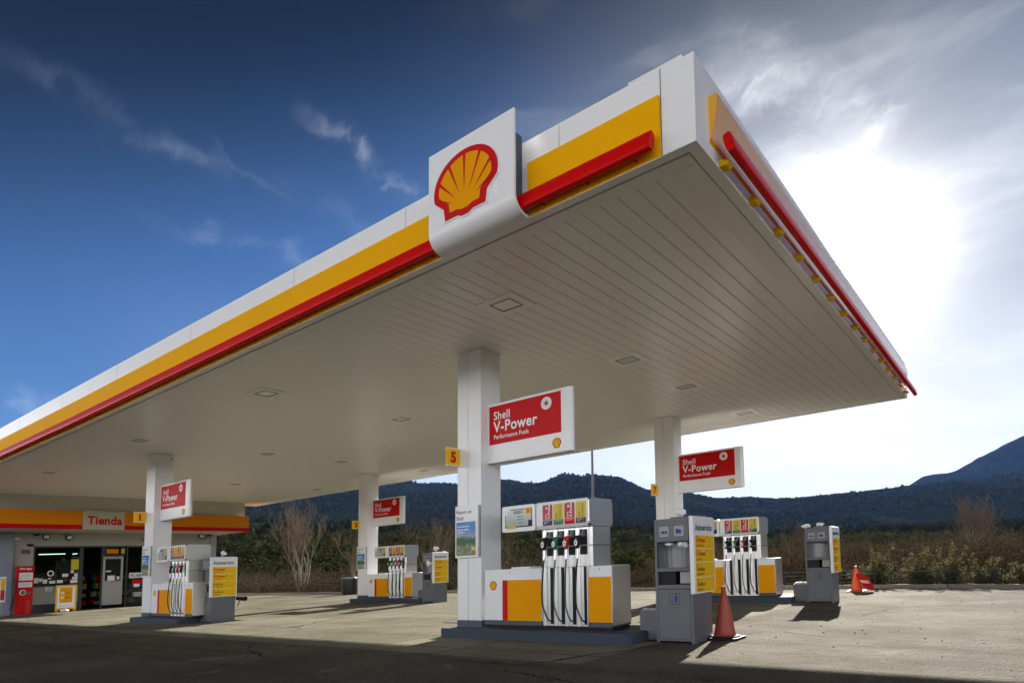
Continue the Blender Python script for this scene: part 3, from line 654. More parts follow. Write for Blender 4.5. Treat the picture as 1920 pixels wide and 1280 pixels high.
def number_sign(n):
    (cx, cy), _ = STN[n]; zz_ = {5: 2.95, 7: 2.87, 1: 2.91, 3: 2.85}[n]
    e = tag(empty('number_sign', (cx - 0.49, cy, zz_)), f'small yellow sign with a red {n} on the {where[n]}', 'number sign', 'yellow number signs on the columns')
    mb = MB(); w, h = 0.33, 0.29
    mb.prism([(-0.035, -0.004), (0.0, -0.004), (0.0, -w + 0.02), (-0.015, -w), (-0.035, -w)], 'z', 0, h); mb.build('plate', YEL2, e)
    mb = MB(); mb.box(-0.036, 0.001, -w, -0.004, h, h + 0.012); mb.box(-0.036, 0.001, -w, -0.004, -0.012, 0); mb.build('edge_strip', WHITE2, e)
    mb = MB(); text(mb, str(n), 0.25, (0.0035, -0.17 , 0.055), u=Y, v=Z, bold=0.05, align='CENTER', sx=1.15); mb.build('numeral', REDV, e)
def poster_mat():
    m = bpy.data.materials.new('printed_poster'); m.use_nodes = True; t = m.node_tree; b = t.nodes['Principled BSDF']; b.inputs['Roughness'].default_value = 0.16; b.inputs['Coat Weight'].default_value = 0.4
    tcn = t.nodes.new('ShaderNodeTexCoord'); sp = t.nodes.new('ShaderNodeSeparateXYZ'); t.links.new(tcn.outputs['Object'], sp.inputs[0])
    n = t.nodes.new('ShaderNodeTexNoise'); t.links.new(tcn.outputs['Object'], n.inputs[0]); n.inputs['Scale'].default_value = 9; n.inputs['Detail'].default_value = 7
    a = t.nodes.new('ShaderNodeMath'); a.operation = 'MULTIPLY_ADD'; t.links.new(n.outputs[0], a.inputs[0]); a.inputs[1].default_value = 0.22; t.links.new(sp.outputs[2], a.inputs[2])
    r = t.nodes.new('ShaderNodeValToRGB'); t.links.new(a.outputs[0], r.inputs[0]); cr = r.color_ramp; cr.elements[0].position = 0.0; cr.elements[0].color = (0.10, 0.17, 0.05, 1); cr.elements[1].position = 1.0; cr.elements[1].color = (0.02, 0.17, 0.50, 1)
    for p, c in ((0.16, (0.20, 0.26, 0.12)), (0.30, (0.30, 0.34, 0.22)), (0.36, (0.05, 0.20, 0.05)), (0.44, (0.07, 0.16, 0.10)), (0.50, (0.35, 0.42, 0.55)), (0.60, (0.06, 0.25, 0.62)), (0.75, (0.03, 0.22, 0.60))):
        q = cr.elements.new(p); q.color = (*c, 1)
    t.links.new(r.outputs[0], b.inputs['Base Color']); return m
POSTER = poster_mat()
def poster(n):
    (cx, cy), _ = STN[n]
    e = tag(empty('poster_frame', (cx - 0.565, cy, {5: 1.33, 7: 1.27, 1: 1.30, 3: 1.24}[n])), f'white framed blue and green poster on the {where[n]}', 'poster', 'framed posters on the columns')
    W, Hh = 0.53, 0.905
    mb = MB(); mb.box(0, W, -0.045, -0.001, 0, Hh, 0, 0.008, 2); fr = mb.build('frame', WHITE2, e)
    mb = MB(); mb.box(W + 0.0005, W + 0.028, -0.03, -0.001, 0.02, Hh - 0.02); mb.build('side_rail', BARE, e)
    mb = MB(); mb.box(0.03, W - 0.055, -0.0475, -0.0455, 0.04, 0.62); mb.build('print', POSTER, e)
    mb = MB(); text(mb, 'Nuevo en', 0.092, (0.03, -0.0475, 0.765), bold=0.012, sx=0.92); text(mb, 'Shell', 0.092, (0.03, -0.0475, 0.655), bold=0.012, sx=0.92); mb.build('heading', NAVY, e)
    mb = MB(); text(mb, 'Colecciona las', 0.045, (0.055, -0.0495, 0.53), bold=0.03); text(mb, 'nuevas gafas', 0.050, (0.055, -0.0495, 0.475), bold=0.03)
    for k, w in enumerate((0.17, 0.15)): mb.box(0.06, 0.06 + w, -0.0493, -0.0477, 0.445 - 0.016 * k, 0.451 - 0.016 * k)
    for k in range(14):
        x = 0.08 + random.random() * 0.36; z = 0.06 + random.random() * 0.12; mb.poly([(x, -0.0494, z), (x + 0.012, -0.0494, z), (x + 0.016 * random.random(), -0.0494, z + 0.03 + random.random() * 0.05)])
    mb.build('slogan', WINK, e)
    mb = MB()
    for k in range(9): mb.box(0.07, 0.40, -0.0492, -0.0478, 0.10 + 0.018 * k, 0.104 + 0.018 * k)
    mb.build('small_print', GREYD, e)
    mb = MB(); mb.box(W - 0.15, W - 0.06, -0.0492, -0.0477, 0.12, 0.18); mb.build('corner_badge', YEL2, e)

def island(n):
    (cx, cy), _ = STN[n]
    mb = MB(); x0, x1, y0, y1 = -0.74 if n != 7 else -0.36, {5: 2.93, 7: 2.92, 1: 2.25, 3: 3.3}[n], -0.27, 0.95
    r = 0.10
    prof = []
    for ccx, ccy, a in ((x1 - r, y1 - r, 0), (x0 + r, y1 - r, 90), (x0 + r, y0 + r, 180), (x1 - r, y0 + r, 270)):
        for i in range(5): t = R(a + 90 * i / 4); prof.append((ccx + r * math.cos(t), ccy + r * math.sin(t)))
    mb.prism(prof, 'z', -0.12, 0.138); ins = [(x0 + (p[0] - x0) * 0.992 + 0.012, p[1] * 0.985 + 0.005) for p in prof]; mb.prism(ins, 'z', 0.138, 0.15)
    o = mb.build('pump_island', ISLAND, None, (cx, cy, 0)); tag(o, f'low blue-grey painted concrete island under dispenser {n}', 'kerb island', 'islands under the dispensers')
for n in (5, 7, 1, 3):
    column(n); blade_sign(n); number_sign(n); poster(n); island(n)

# ------------------------------------------------------------------ fuel dispensers
LANES = [(1.41, 'black'), (1.615, 'green'), (1.82, 'red'), (2.025, 'black')]
def dispenser(n):
    (cx, cy), _ = STN[n]; dz = {5: 0.0, 7: -0.04, 1: -0.02, 3: -0.05}[n]; y0 = 0.0; y1 = 0.58
    e = tag(empty('fuel_dispenser', (cx, cy, 0.15)), {5: 'largest four-hose fuel dispenser in front, white, yellow and silver, marked 5', 7: 'four-hose fuel dispenser between two grey self-service units, marked 7', 1: 'four-hose fuel dispenser before the shop, partly behind column 1', 3: 'four-hose fuel dispenser farthest back by the trees, beside column 3'}[n], 'fuel pump', 'four-hose fuel dispensers')
    def q(z): return z - 0.15 + dz
    # cabinets
    mb = MB(); mb.box(0.10, 2.49, y0 + 0.03, y1 - 0.03, 0.001, q(0.205)); mb.build('plinth', BLACK, e)
    def cabinet(a, b):
        mb = MB(); mb.box(a, b, y0, y1, q(0.275), q(1.105), 0, 0.008, 2); c = mb.build('cabinet', WHITE, e)
        mb = MB(); mb.box(a + 0.004, b - 0.004, y0 + 0.002, y1 - 0.002, q(0.205), q(0.273)); mb.build('base_strip', BLUEGREY, c)
        return c
    c = cabinet(0.075, 1.25)
    for fy, sg in ((y0, -1), (y1, 1)):
        mb = MB(); mb.box(0.572, 1.248, min(fy, fy + sg * 0.004), max(fy, fy + sg * 0.004), q(0.277), q(0.928)); mb.build('yellow_panel', YEL, c)
        mb = MB(); mb.box(0.462, 0.570, min(fy, fy + sg * 0.0035), max(fy, fy + sg * 0.0035), q(0.277), q(0.928)); mb.build('red_stripe', REDV, c)
    mb = MB(); scallop(mb, (0.262, y0 - 0.001, q(0.845)), 0.155, X, Z, -Y, depth=0.001, step=0.0015, lod=2 if n in (5, 7) else 1); mb.build('emblem', [REDV, YEL2], c)
    mb = MB(); mb.box(0.55, 0.93, y0 + 0.12, y1 - 0.12, q(1.106), q(1.135), 0, 0.006, 1); mb.build('lid', WHITE, c)
    mb = MB(); mb.tube([(0.62, y0 - 0.006, q(1.05)), (0.62, y0 + 0.001, q(1.05))], 0.01, 10); mb.build('lock', BARE, c)
    c = cabinet(2.115, 2.505)
    for fy, sg in ((y0, -1), (y1, 1)):
        mb = MB(); mb.box(2.117, 2.503, min(fy, fy + sg * 0.004), max(fy, fy + sg * 0.004), q(0.277), q(0.943)); mb.build('yellow_panel', YEL, c)
    mb = MB(); mb.box(2.506, 2.514, y0 + 0.012, y1 - 0.012, q(0.23), q(1.10), 0, 0.003, 1); mb.build('end_panel', BRUSH, c)
    mb = MB(); mb.tube([(2.31, y0 - 0.006, q(1.06)), (2.31, y0 + 0.001, q(1.06))], 0.01, 10); mb.build('lock', BARE, c)
    # hose tower with bright ribs and holster recesses
    mb = MB(); mb.box(1.255, 2.112, y0 + 0.035, y1 - 0.035, q(0.21), q(1.10)); mb.box(1.255, 2.18, y0 + 0.035, y1 - 0.035, q(1.108), q(1.70)); tw = mb.build('hose_tower', SILVER, e)
    mb = MB(); mb.box(2.181, 2.187, y0 + 0.03, y1 - 0.03, q(1.112), q(1.41)); mb.box(2.181, 2.187, y0 + 0.03, y1 - 0.03, q(1.42), q(1.695)); mb.build('side_panel', BRUSH, tw)
    mb = MB(); mb.box(1.24, 2.20, y0 + 0.015, y1 - 0.015, q(1.412), q(1.432)); mb.build('guard_rail', BARE, tw)
    mb = MB()
    for k in range(5):
        x = 1.3075 + 0.205 * k; w = 0.044
        xx1 = min(x + w, 2.105) ; xx0 = max(x - w, 1.26)
        pr_ = [(xx0, y0 + 0.034)] + [((xx0 + xx1) / 2 - (xx1 - xx0) / 2 * math.cos(a), y0 + 0.034 - 0.042 * math.sin(a)) for a in np.linspace(0.1, math.pi - 0.1, 9)] + [(xx1, y0 + 0.034)]
        mb.prism(pr_, 'z', q(0.212), q(1.098), 0, smooth=False)
        pr2 = [(p[0] + (0.03 if k == 4 else 0), p[1]) for p in pr_]
        mb.prism(pr2, 'z', q(1.112), q(1.694), 0)
    mb.build('rib', SILVER, tw)
    for k, (lx, colr) in enumerate(LANES):
        mb = MB(); mb.box(lx - 0.058, lx + 0.058, y0 + 0.026, y0 + 0.034, q(1.285), q(1.665)); h = mb.build('nozzle_holster', DARKP, e)
        mb = MB(); mb.box(lx - 0.03, lx + 0.032, y0 + 0.020, y0 + 0.0255, q(1.56), q(1.655)); mb.build('spout_socket', GREYD, h)
        mb = MB(); mb.box(lx - 0.004, lx + 0.052, y0 + 0.024, y0 + 0.034, q(0.235), q(1.10)); mb.build('hose_slot', BLACK, e)
        cm = {'black': BLACK, 'green': NOZG, 'red': NOZR}[colr]
        bx, bz, by = lx - 0.045, q(1.475), y0 - 0.075
        mb = MB(); mb.tube([(bx + 0.0, by, bz - 0.10), (bx - 0.002, by, bz - 0.05), (bx, by, bz), (bx + 0.012, by + 0.008, bz + 0.05), (bx + 0.03, by + 0.02, bz + 0.078)], [0.022, 0.040, 0.044, 0.036, 0.026], 10)
        mb.tube([(bx - 0.035, by, bz + 0.075), (bx + 0.055, by + 0.01, bz + 0.085)], [0.02, 0.026], 8)
        nz = mb.build('nozzle', cm, e)
        mb = MB(); mb.tube([(bx + 0.03, by + 0.02, bz + 0.075), (bx + 0.052, by + 0.05, bz + 0.13), (bx + 0.058, by + 0.085, bz + 0.165)], 0.0125, 8); mb.build('spout', BARE, nz)
        mb = MB(); 
        for i, (rad, off) in enumerate(((0.036, -0.046),)):
            mb.bm.verts.ensure_lookup_table(); s0 = len(mb.bm.verts); disc(mb, (0, 0, 0), 1.0, X, Z, 0, 18); mb.bm.verts.ensure_lookup_table()
            for v in mb.bm.verts: v.co = Vector((bx - 0.004 + v.co.x * 0.030, by + off, bz - 0.012 + v.co.z * 0.046))
        mb.build('label_disc', WHITE2, nz)
        mb = MB(); plate(mb, (bx - 0.014, by - 0.0465, bz - 0.028), 0.020, 0.03, 0.0015, r=0.008); mb.build('grade_mark', [cm], nz)
        # hose: from the nozzle down in a slack loop into its slot
        p0 = Vector((bx, by, bz - 0.09)); sway = [-0.035, -0.02, -0.012, -0.03][k] * (1.4 if n in (1, 3) else 1.0)
        P = [p0, p0 + Vector((0.004, 0.0, -0.08)), Vector((bx - 0.002 + sway * 0.3, by - 0.01, q(1.12))), Vector((bx + sway, by - 0.02, q(0.80))), Vector((bx + sway * 0.9, by - 0.02, q(0.55))), Vector((bx + 0.02, by - 0.012, q(0.40))), Vector((lx - 0.0, by + 0.02, q(0.315))), Vector((lx + 0.022, y0 + 0.01, q(0.27))), Vector((lx + 0.024, y0 + 0.02, q(0.25)))]
        # smooth the path
        Q = []
        for i in range(len(P) - 1):
            a0, a1, a2, a3 = P[max(i - 1, 0)], P[i], P[i + 1], P[min(i + 2, len(P) - 1)]
            for t in (0, 0.25, 0.5, 0.75): Q.append(0.5 * ((2 * a1) + (a2 - a0) * t + (2 * a0 - 5 * a1 + 4 * a2 - a3) * t * t + (3 * a1 - a0 - 3 * a2 + a3) * t ** 3))
        Q.append(P[-1])
        mb = MB(); mb.tube(Q, 0.0115, 8); mb.build('hose', HOSEG if k in (1, 2) else BLACK, e)
        mb = MB(); mb.tube([Q[0], Q[3], Q[6]], 0.018, 8); mb.build('swivel', SILVER, nz)
    # header
    yh0, yh1 = y0 - 0.075, y1 + 0.05; mb = MB()
    prof = [(yh0, q(1.765)), (yh0 + 0.03, q(1.708)), (yh1 - 0.03, q(1.708)), (yh1, q(1.765)), (yh1, q(2.07)), (yh1 - 0.035, q(2.13)), (yh0 + 0.02, q(2.13)), (yh0, q(2.10))]
    mb.prism(prof, 'x', 1.222, 2.162); hd = mb.build('header', WHITE, e)
    mb = MB(); prof2 = [(a + (0.006 if a < 0.2 else -0.006), b) for a, b in prof]; mb.prism(prof2, 'x', 2.1625, 2.192); mb.build('end_cap', BRUSH, hd)
    mb = MB(); mb.box(2.165, 2.195, yh0 + 0.003, yh0 + 0.045, q(1.712), q(1.742)); mb.box(2.165, 2.195, yh0 + 0.01, yh0 + 0.05, q(2.105), q(2.134)); mb.build('corner_clip', GAP, hd)
    for k, (lx, kind, foot) in enumerate(((1.345, 'v', NAVY), (1.549, 'f', GREEN), (1.752, 'v', LABELRED), (1.957, 'f', NAVY))):
        w, h_ = 0.185, 0.325
        mb = MB(); plate(mb, (lx, yh0 - 0.0005, q(1.758)), w, h_, 0.003, r=0.018, m=0)
        lb = mb.build('grade_label', LABELRED if kind == 'v' else LABELYEL, hd)
        mb = MB(); mb.box(lx + 0.004, lx + w - 0.004, yh0 - 0.005, yh0 - 0.0036, q(1.762), q(1.84)); mb.build('label_foot', foot if foot is not LABELRED else REDV, lb)
        mb = MB(); tx = 'V-Power' if kind == 'v' else 'FuelSave'; im = WINK if kind == 'v' else NAVY
        text(mb, tx, 0.064 if kind == 'v' else 0.056, (lx + 0.14, yh0 - 0.0052, q(1.858)), u=Z, v=-X, bold=0.03 if kind == 'v' else 0.0)
        text(mb, 'Shell', 0.040, (lx + 0.075, yh0 - 0.0052, q(1.858)), u=Z, v=-X, bold=0.02)
        if kind == 'v': disc(mb, (lx + 0.075, yh0 - 0.0052, q(2.03)), 0.018, X, Z, 0, 14)
        mb.build('grade_name', im, lb)
        mb = MB(); ft = {0: ('Gasóleo A', 'Extra'), 1: ('Gasolina 95',), 2: ('Gasolina 98',), 3: ('Gasóleo A', 'Extra')}[k]
        for i, s_ in enumerate(ft): text(mb, s_, 0.026, (lx + 0.025, yh0 - 0.0062, q(1.812 - 0.026 * i)), bold=0.01)
        if kind == 'v': mb.box(lx + 0.004, lx + w - 0.004, yh0 - 0.0062, yh0 - 0.0052, q(1.8405), q(1.846))
        mb.build('grade_text', WINK, lb)
    # display head on its arm
    mb = MB(); dx0, dx1, dz0, dz1 = 0.535, 1.205, q(1.705), q(2.125)
    plate(mb, (dx0, yh0 + 0.10, dz0), dx1 - dx0, dz1 - dz0, 0.115, r=0.04, m=0, seg=5); mb.poly([(dx0 + a, yh0 + 0.10, dz0 + b) for a, b in rrect(dx1 - dx0, dz1 - dz0, 0.04, 5)], 0)
    dh = mb.build('display_head', WHITE2, e)
    mb = MB(); mb.box(1.18, 1.3, yh0 + 0.03, yh0 + 0.09, q(1.78), q(2.05)); mb.build('arm', DARKP, dh)
    yd = yh0 - 0.0155
    mb = MB(); mb.box(0.60, 1.145, yd - 0.002, yd, q(1.772), q(2.068)); mb.build('bezel', DARKP, dh)
    mb = MB(); mb.box(0.612, 1.133, yd - 0.0045, yd - 0.0022, q(1.79), q(2.055)); sc = mb.build('display', SCREENBG, dh)
    mb = MB(); mb.box(0.77, 0.975, yd - 0.007, yd - 0.005, q(1.985), q(2.045))
    for z_, a, b in ((1.935, 0.85, 0.985), (1.885, 0.85, 0.985), (1.83, 0.87, 0.97)): mb.box(a, b, yd - 0.007, yd - 0.005, q(z_), q(z_ + 0.024))
    mb.build('digit_window', SCREEN, sc)
    mb = MB(); text(mb, '45.00', 0.055, (0.79, yd - 0.0075, q(1.995)), bold=0.0); text(mb, '38.46', 0.022, (0.865, yd - 0.0075, q(1.939))); text(mb, '1.170', 0.022, (0.865, yd - 0.0075, q(1.889)))
    mb.build('digits', DARKP, sc)
    mb = MB(); mb.box(1.075, 1.15, yd - 0.0075, yd - 0.0046, q(1.785), q(1.875)); mb.build('button_block', DARKP, sc)
    mb = MB(); mb.box(1.025, 1.125, yd - 0.009, yd - 0.0046, q(1.975), q(2.078)); np_ = mb.build('number_tag', YEL2, dh)
    mb = MB(); text(mb, str(n), 0.09, (1.075, yd - 0.0105, q(1.993)), bold=0.03, align='CENTER'); mb.build('numeral', REDV, np_)
    mb = MB(); mb.box(0.595, 0.70, yd - 0.008, yd - 0.0046, q(1.98), q(2.07)); mb.build('notice', WINK, dh)
    mb = MB(); mb.box(0.665, 0.685, yd - 0.010, yd - 0.0082, q(2.0), q(2.02)); mb.box(0.615, 0.65, yd - 0.010, yd - 0.0082, q(2.035), q(2.041)); mb.build('notice_mark', NAVY, dh)
    mb = MB(); mb.box(0.655, 0.83, yd - 0.009, yd - 0.0046, q(1.755), q(1.80)); mb.build('yellow_notice', YEL2, dh)
for n in (5, 7, 1, 3): dispenser(n)

# ------------------------------------------------------------------ self-service units (towels, gloves, bin, price board)
def crumple(r, loc, name='paper_towel', label='', seed=1, flat=0.6, parent=None):
    rg = random.Random(seed); bm = bmesh.new(); bmesh.ops.create_icosphere(bm, subdivisions=2, radius=r)
    for v in bm.verts:
        k = 1 + rg.uniform(-0.45, 0.45); v.co = Vector((v.co.x * k * 1.3, v.co.y * k, v.co.z * k * flat))
    zmin = min(v.co.z for v in bm.verts)
    for v in bm.verts: v.co.z -= zmin
    me = bpy.data.meshes.new(name); bm.to_mesh(me); bm.free(); me.materials.append(PAPER)
    o = bpy.data.objects.new(name, me); COL.objects.link(o); o.location = S(loc); return tag(o, label, 'paper')
def service_unit(n):
    (cx, cy), _ = STN[n]; ox, oy = {5: (3.13, 0.15), 7: (3.22, -0.06), 1: (2.33, 0.33), 3: (3.36, -0.30)}[n]
    Wd = 0.55; Dp = 0.66; Hh = 1.72
    e = tag(empty('service_unit', (cx + ox, cy + oy, 0)), {5: 'grey self-service cabinet in front with a price board, next to the traffic cone', 7: 'grey self-service cabinet standing alone in the sun on the right', 1: 'grey self-service cabinet with a bright price board near the shop', 3: 'small far grey self-service cabinet with price board, left of the nearest column'}[n], 'service cabinet', 'grey self-service cabinets')
    mb = MB()
    t = 0.035
    mb.box(0, t, 0, Dp, 0.0, Hh); mb.box(Wd - t, Wd, 0, Dp, 0.0, Hh); mb.box(t, Wd - t, Dp - 0.03, Dp, 0.03, Hh)
    mb.box(t, Wd - t, 0.0, Dp - 0.03, 1.68, Hh); mb.box(t, Wd - t, 0.0, Dp - 0.03, 0.985, 1.035); mb.box(t, Wd - t, 0.0, Dp - 0.03, 0.745, 0.80)
    mb.box(t, Wd - t, 0.004, 0.03, 1.40, 1.68); mb.box(t, Wd - t, 0.005, Dp - 0.03, 0.03, 0.055)
    body = mb.build('housing', GREY, e)
    mb = MB(); mb.box(t + 0.004, Wd - t - 0.004, -0.004, 0.03, 0.06, 0.738, 0, 0.003, 1); d = mb.build('bin_door', GREY, e)
    def icon(x, z, w, parent, kind):
        mb = MB(); plate(mb, (x, -0.0045, z), w, w, 0.002, r=0.015); ip = mb.build('icon_plate', GREYL if kind != 'bin' else GREY, parent)
        mb = MB(); plate(mb, (x - 0.005, -0.0042, z - 0.005), w + 0.010, w + 0.010, 0.0012, r=0.018); mb.build('icon_border', DARKP, ip)
        mb = MB(); yy = -0.0075
        if kind == 'bin':
            mb.box(x + 0.085, x + 0.115, yy, yy + 0.0005, z + 0.03, z + 0.115); disc(mb, (x + 0.10, yy, z + 0.135), 0.012, X, Z, 0, 12)
            mb.poly([(x + 0.045, yy, z + 0.092), (x + 0.085, yy, z + 0.10), (x + 0.085, yy, z + 0.11), (x + 0.045, yy, z + 0.098)]); mb.poly([(x + 0.115, yy, z + 0.112), (x + 0.125, yy, z + 0.09), (x + 0.125, yy, z + 0.07), (x + 0.115, yy, z + 0.08)])
            for a, b, c_, d_ in ((0.03, 0.036, 0.03, 0.065), (0.058, 0.064, 0.03, 0.065), (0.03, 0.064, 0.024, 0.03)): mb.box(x + a, x + b, yy, yy + 0.0005, z + c_, z + d_)
        elif kind == 'glove':
            mb.box(x + 0.045, x + 0.085, yy, yy + 0.0005, z + 0.045, z + 0.085); mb.box(x + 0.092, x + 0.125, yy, yy + 0.0005, z + 0.045, z + 0.085)
            mb.poly([(x + 0.045, yy, z + 0.08), (x + 0.015, yy, z + 0.072), (x + 0.015, yy, z + 0.064), (x + 0.045, yy, z + 0.066)]); mb.poly([(x + 0.045, yy, z + 0.058), (x + 0.02, yy, z + 0.052), (x + 0.02, yy, z + 0.046), (x + 0.045, yy, z + 0.048)])
        else:
            mb.poly([(x + 0.03, yy, z + 0.045), (x + 0.11, yy, z + 0.035), (x + 0.115, yy, z + 0.09), (x + 0.085, yy, z + 0.095), (x + 0.07, yy, z + 0.105), (x + 0.03, yy, z + 0.105)])
        mb.build('icon', INKBLUE, ip)
    w = 0.150
    icon(0.205, 0.535, w, d, 'bin'); 
    mb = MB(); mb.box(t + 0.004, Wd - t - 0.004, -0.004, 0.0035, 1.405, 1.675, 0, 0.002, 1); hp = mb.build('hatch', GREY, e)
    icon(0.075, 1.467, w, hp, 'glove'); icon(0.295, 1.467, w, hp, 'cloth')
    # towel alcove: curved back
    mb = MB(); prof = [(t, 0.02)] + [(t + (Wd - 2 * t) * (0.5 - 0.5 * math.cos(a)), 0.04 + 0.24 * math.sin(a)) for a in np.linspace(0, math.pi, 13)] + [(Wd - t, 0.02), (Wd - t, 0.30), (t, 0.30)]
    mb.prism(prof, 'z', 1.036, 1.399); mb.build('alcove', GREYL, e)
    mb = MB(); mb.box(t + 0.002, t + 0.25, 0.05, 0.4, 0.802, 0.983); mb.build('slot_dark_fill', DARKP, e)  # dark block paints in the shaded inside of the slot's left half
    mb = MB(); mb.box(t + 0.31, Wd - t - 0.002, 0.06, 0.075, 0.815, 0.975); mb.build('slot_pale_panel', WALLW, e)  # pale inner panel put where the slot's open right half shows light
    # low side box for the bucket
    bw = {5: 0.325, 7: 0.33, 1: 0.16, 3: 0.36}[n]
    mb = MB(); mb.box(-bw, -0.003, 0.13, Dp - 0.06, 0.02, 0.43, 0, 0.006, 1); mb.box(-bw + 0.02, -bw + 0.06, 0.14, Dp - 0.07, 0, 0.02); mb.box(-0.06, -0.02, 0.14, Dp - 0.07, 0, 0.02); bx_ = mb.build('bucket_box', GREY, e)
    mb = MB()
    for q in ((-bw + 0.03, -0.03, 0.17, 0.185), (-bw + 0.03, -0.03, Dp - 0.12, Dp - 0.105), (-bw + 0.03, -bw + 0.045, 0.186, Dp - 0.121), (-0.045, -0.03, 0.186, Dp - 0.121)): mb.box(q[0], q[1], q[2], q[3], 0.431, 0.465)
    mb.build('bucket_rim', BARE, bx_)
    mb = MB(); mb.box(0.14, Wd - 0.01, 0.22, Dp - 0.06, Hh + 0.001, Hh + 0.035, 0, 0.008, 1); mb.build('lid', GREY, e)
    # price board on the right side
    bx0 = Wd + 0.002; y_0, y_1, z0, z1 = -0.075, 0.665, 0.675, 1.735
    mb = MB(); prof = [(bx0, z0), (bx0 + 0.058, z0), (bx0 + 0.058, z1 - 0.03), (bx0 + 0.045, z1 - 0.01), (bx0 + 0.02, z1), (bx0, z1)]
    mb.prism(prof, 'y', y_0, y_1); pb = mb.build('price_board', WHITE2, e)
    xf_ = bx0 + 0.0585
    rowz = [(1.285, 1.462), (1.10, 1.277), (0.895, 1.092), (0.69, 0.887)]
    for i, (a, b) in enumerate(rowz):
        mb = MB(); mb.box(xf_, xf_ + 0.003, y_0 + 0.055, y_1 - 0.025, a, b); rw = mb.build('price_row', YEL2, pb)
        mb = MB(); v = i < 2; u0 = y_0 + 0.085
        if v: text(mb, 'V-Power', 0.088, (xf_ + 0.0045, u0, a + 0.085), u=Y, v=Z, bold=0.035, sx=0.95, m=0)
        else: text(mb, 'FuelSave', 0.082, (xf_ + 0.0045, u0, a + 0.085), u=Y, v=Z, bold=0.008, sx=0.95, m=1)
        text(mb, 'Shell', 0.03, (xf_ + 0.0045, u0, a + 0.16), u=Y, v=Z, bold=0.03, m=0)
        if v: disc(mb, (xf_ + 0.0045, u0 + 0.36, a + 0.15), 0.016, Y, Z, 0, 12)
        text(mb, ('Sin Plomo 95', 'Gasóleo A', 'Sin Plomo 95', 'Gasóleo A')[i], 0.045, (xf_ + 0.0045, u0, a + 0.025), u=Y, v=Z, bold=0.02, m=0 if v else 1)
        mb.build('row_text', [REDV, DARKP], rw)
    mb = MB(); text(mb, 'Autoservicio', 0.125, (xf_ + 0.002, y_0 + 0.065, 1.535), u=Y, v=Z, bold=0.028, sx=0.84); mb.build('title', NAVY, pb)
    cxx, cyy = cx + ox, cy + oy
    if n == 5:
        crumple(0.035, (cxx + 0.21, cyy + 0.02, 1.34), label='small crumpled white paper under the glove icon of the near cabinet', seed=3); crumple(0.05, (cxx + 0.42, cyy + 0.0, 1.30), label='torn white paper sticking out of the near cabinet under the cloth icon', seed=4, flat=0.8)
        crumple(0.055, (cxx + 0.27, cyy + 0.30, Hh + 0.036), label='crumpled white paper on top of the near self-service cabinet', seed=5, flat=0.9)
    if n == 7:
        crumple(0.07, (cxx + 0.02, cyy + 0.1, Hh), label='white paper hanging at the top left corner of the sunlit cabinet', seed=6); crumple(0.07, (cxx + 0.28, cyy + 0.3, Hh + 0.036), label='bright white crumpled paper in the middle of the sunlit cabinet top', seed=7)
    if n == 3: crumple(0.08, (cxx + 0.35, cyy + 0.3, Hh + 0.036), label='white crumpled paper on top of the far cabinet beside column 5', seed=8, flat=1.0); crumple(0.09, (cxx + 0.3, cyy + 0.05, 1.2), label='white paper towel hanging in the alcove of the far cabinet', seed=9, flat=1.6)
    if n == 1: crumple(0.06, (cxx + 0.45, cyy + 0.35, Hh + 0.036), label='small white paper scrap on top of the cabinet near the shop', seed=10, flat=1.0)
for n in (5, 7, 1, 3): service_unit(n)
mb = MB(); L = [(0.0, 0.0, 0.62)] + [(0.05 * math.sin(k * 0.5) + 0.05, 0.02, 0.62 - k * 0.03) for k in range(1, 9)]
mb.tube(L, 0.012, 6); mb.tube([(0.0, 0.02, 0.60), (0.3, 0.02, 0.585)], 0.055, 10); mb.tube([(0.3, 0.02, 0.585), (0.42, 0.02, 0.59)], [0.05, 0.06], 10)
tag(mb.build('air_hose', BLACK, None, (-12.643 + 2.33 + 0.56, 1.03, 0)), 'black hose and brush handle hanging behind the price board near the shop', 'hose')

# ------------------------------------------------------------------ cones and the propped disc
def cone(loc, m, label, h=0.74, lean=0.0):
    e = tag(empty('traffic_cone', loc), label, 'traffic cone', 'traffic cones')
    mb = MB(); mb.box(-0.225, 0.225, -0.225, 0.225, 0, 0.035, 0, 0.012, 2); mb.prism([(0.2 * math.cos(R(22.5 + 45 * k)) * 1.05, 0.2 * math.sin(R(22.5 + 45 * k)) * 1.05) for k in range(8)], 'z', 0.035, 0.055, 0); mb.build('base', BLACK if m is CONE1 else CONE1, e)
    mb = MB(); zs_ = [0.055, 0.07, 0.1, 0.45, h - 0.06, h - 0.05, h - 0.02, h]; rs_ = [0.165, 0.152, 0.143, 0.082, 0.030, 0.034, 0.034, 0.026]
    mb.tube([(lean * z * 0.1, 0, z) for z in zs_], rs_, 28); mb.build('cone_body', m, e)
    return e
cone((3.86, 0.80, 0), CONE1, 'faded red traffic cone standing beside the near self-service cabinet')
cone((3.46, 12.1, 0), CONE2, 'bright orange traffic cone far right near the kerb', 0.72)
e = tag(empty('no_entry_sign', (3.72, 11.85, 0.0)), 'red round traffic sign with a white bar leaning on the orange cone', 'traffic sign')
Mx = Matrix.Translation((0, 0, 0.29)) @ Matrix.Rotation(R(38), 4, 'Z') @ Matrix.Rotation(R(-35), 4, 'Y') @ Matrix.Rotation(R(90), 4, 'Y')
mb = MB(); mb.prism([(0.30 * math.cos(k * math.pi / 16), 0.30 * math.sin(k * math.pi / 16)) for k in range(32)], 'z', -0.006, 0.006); mb.xf(Mx); mb.build('sign_disc', REDV, e)
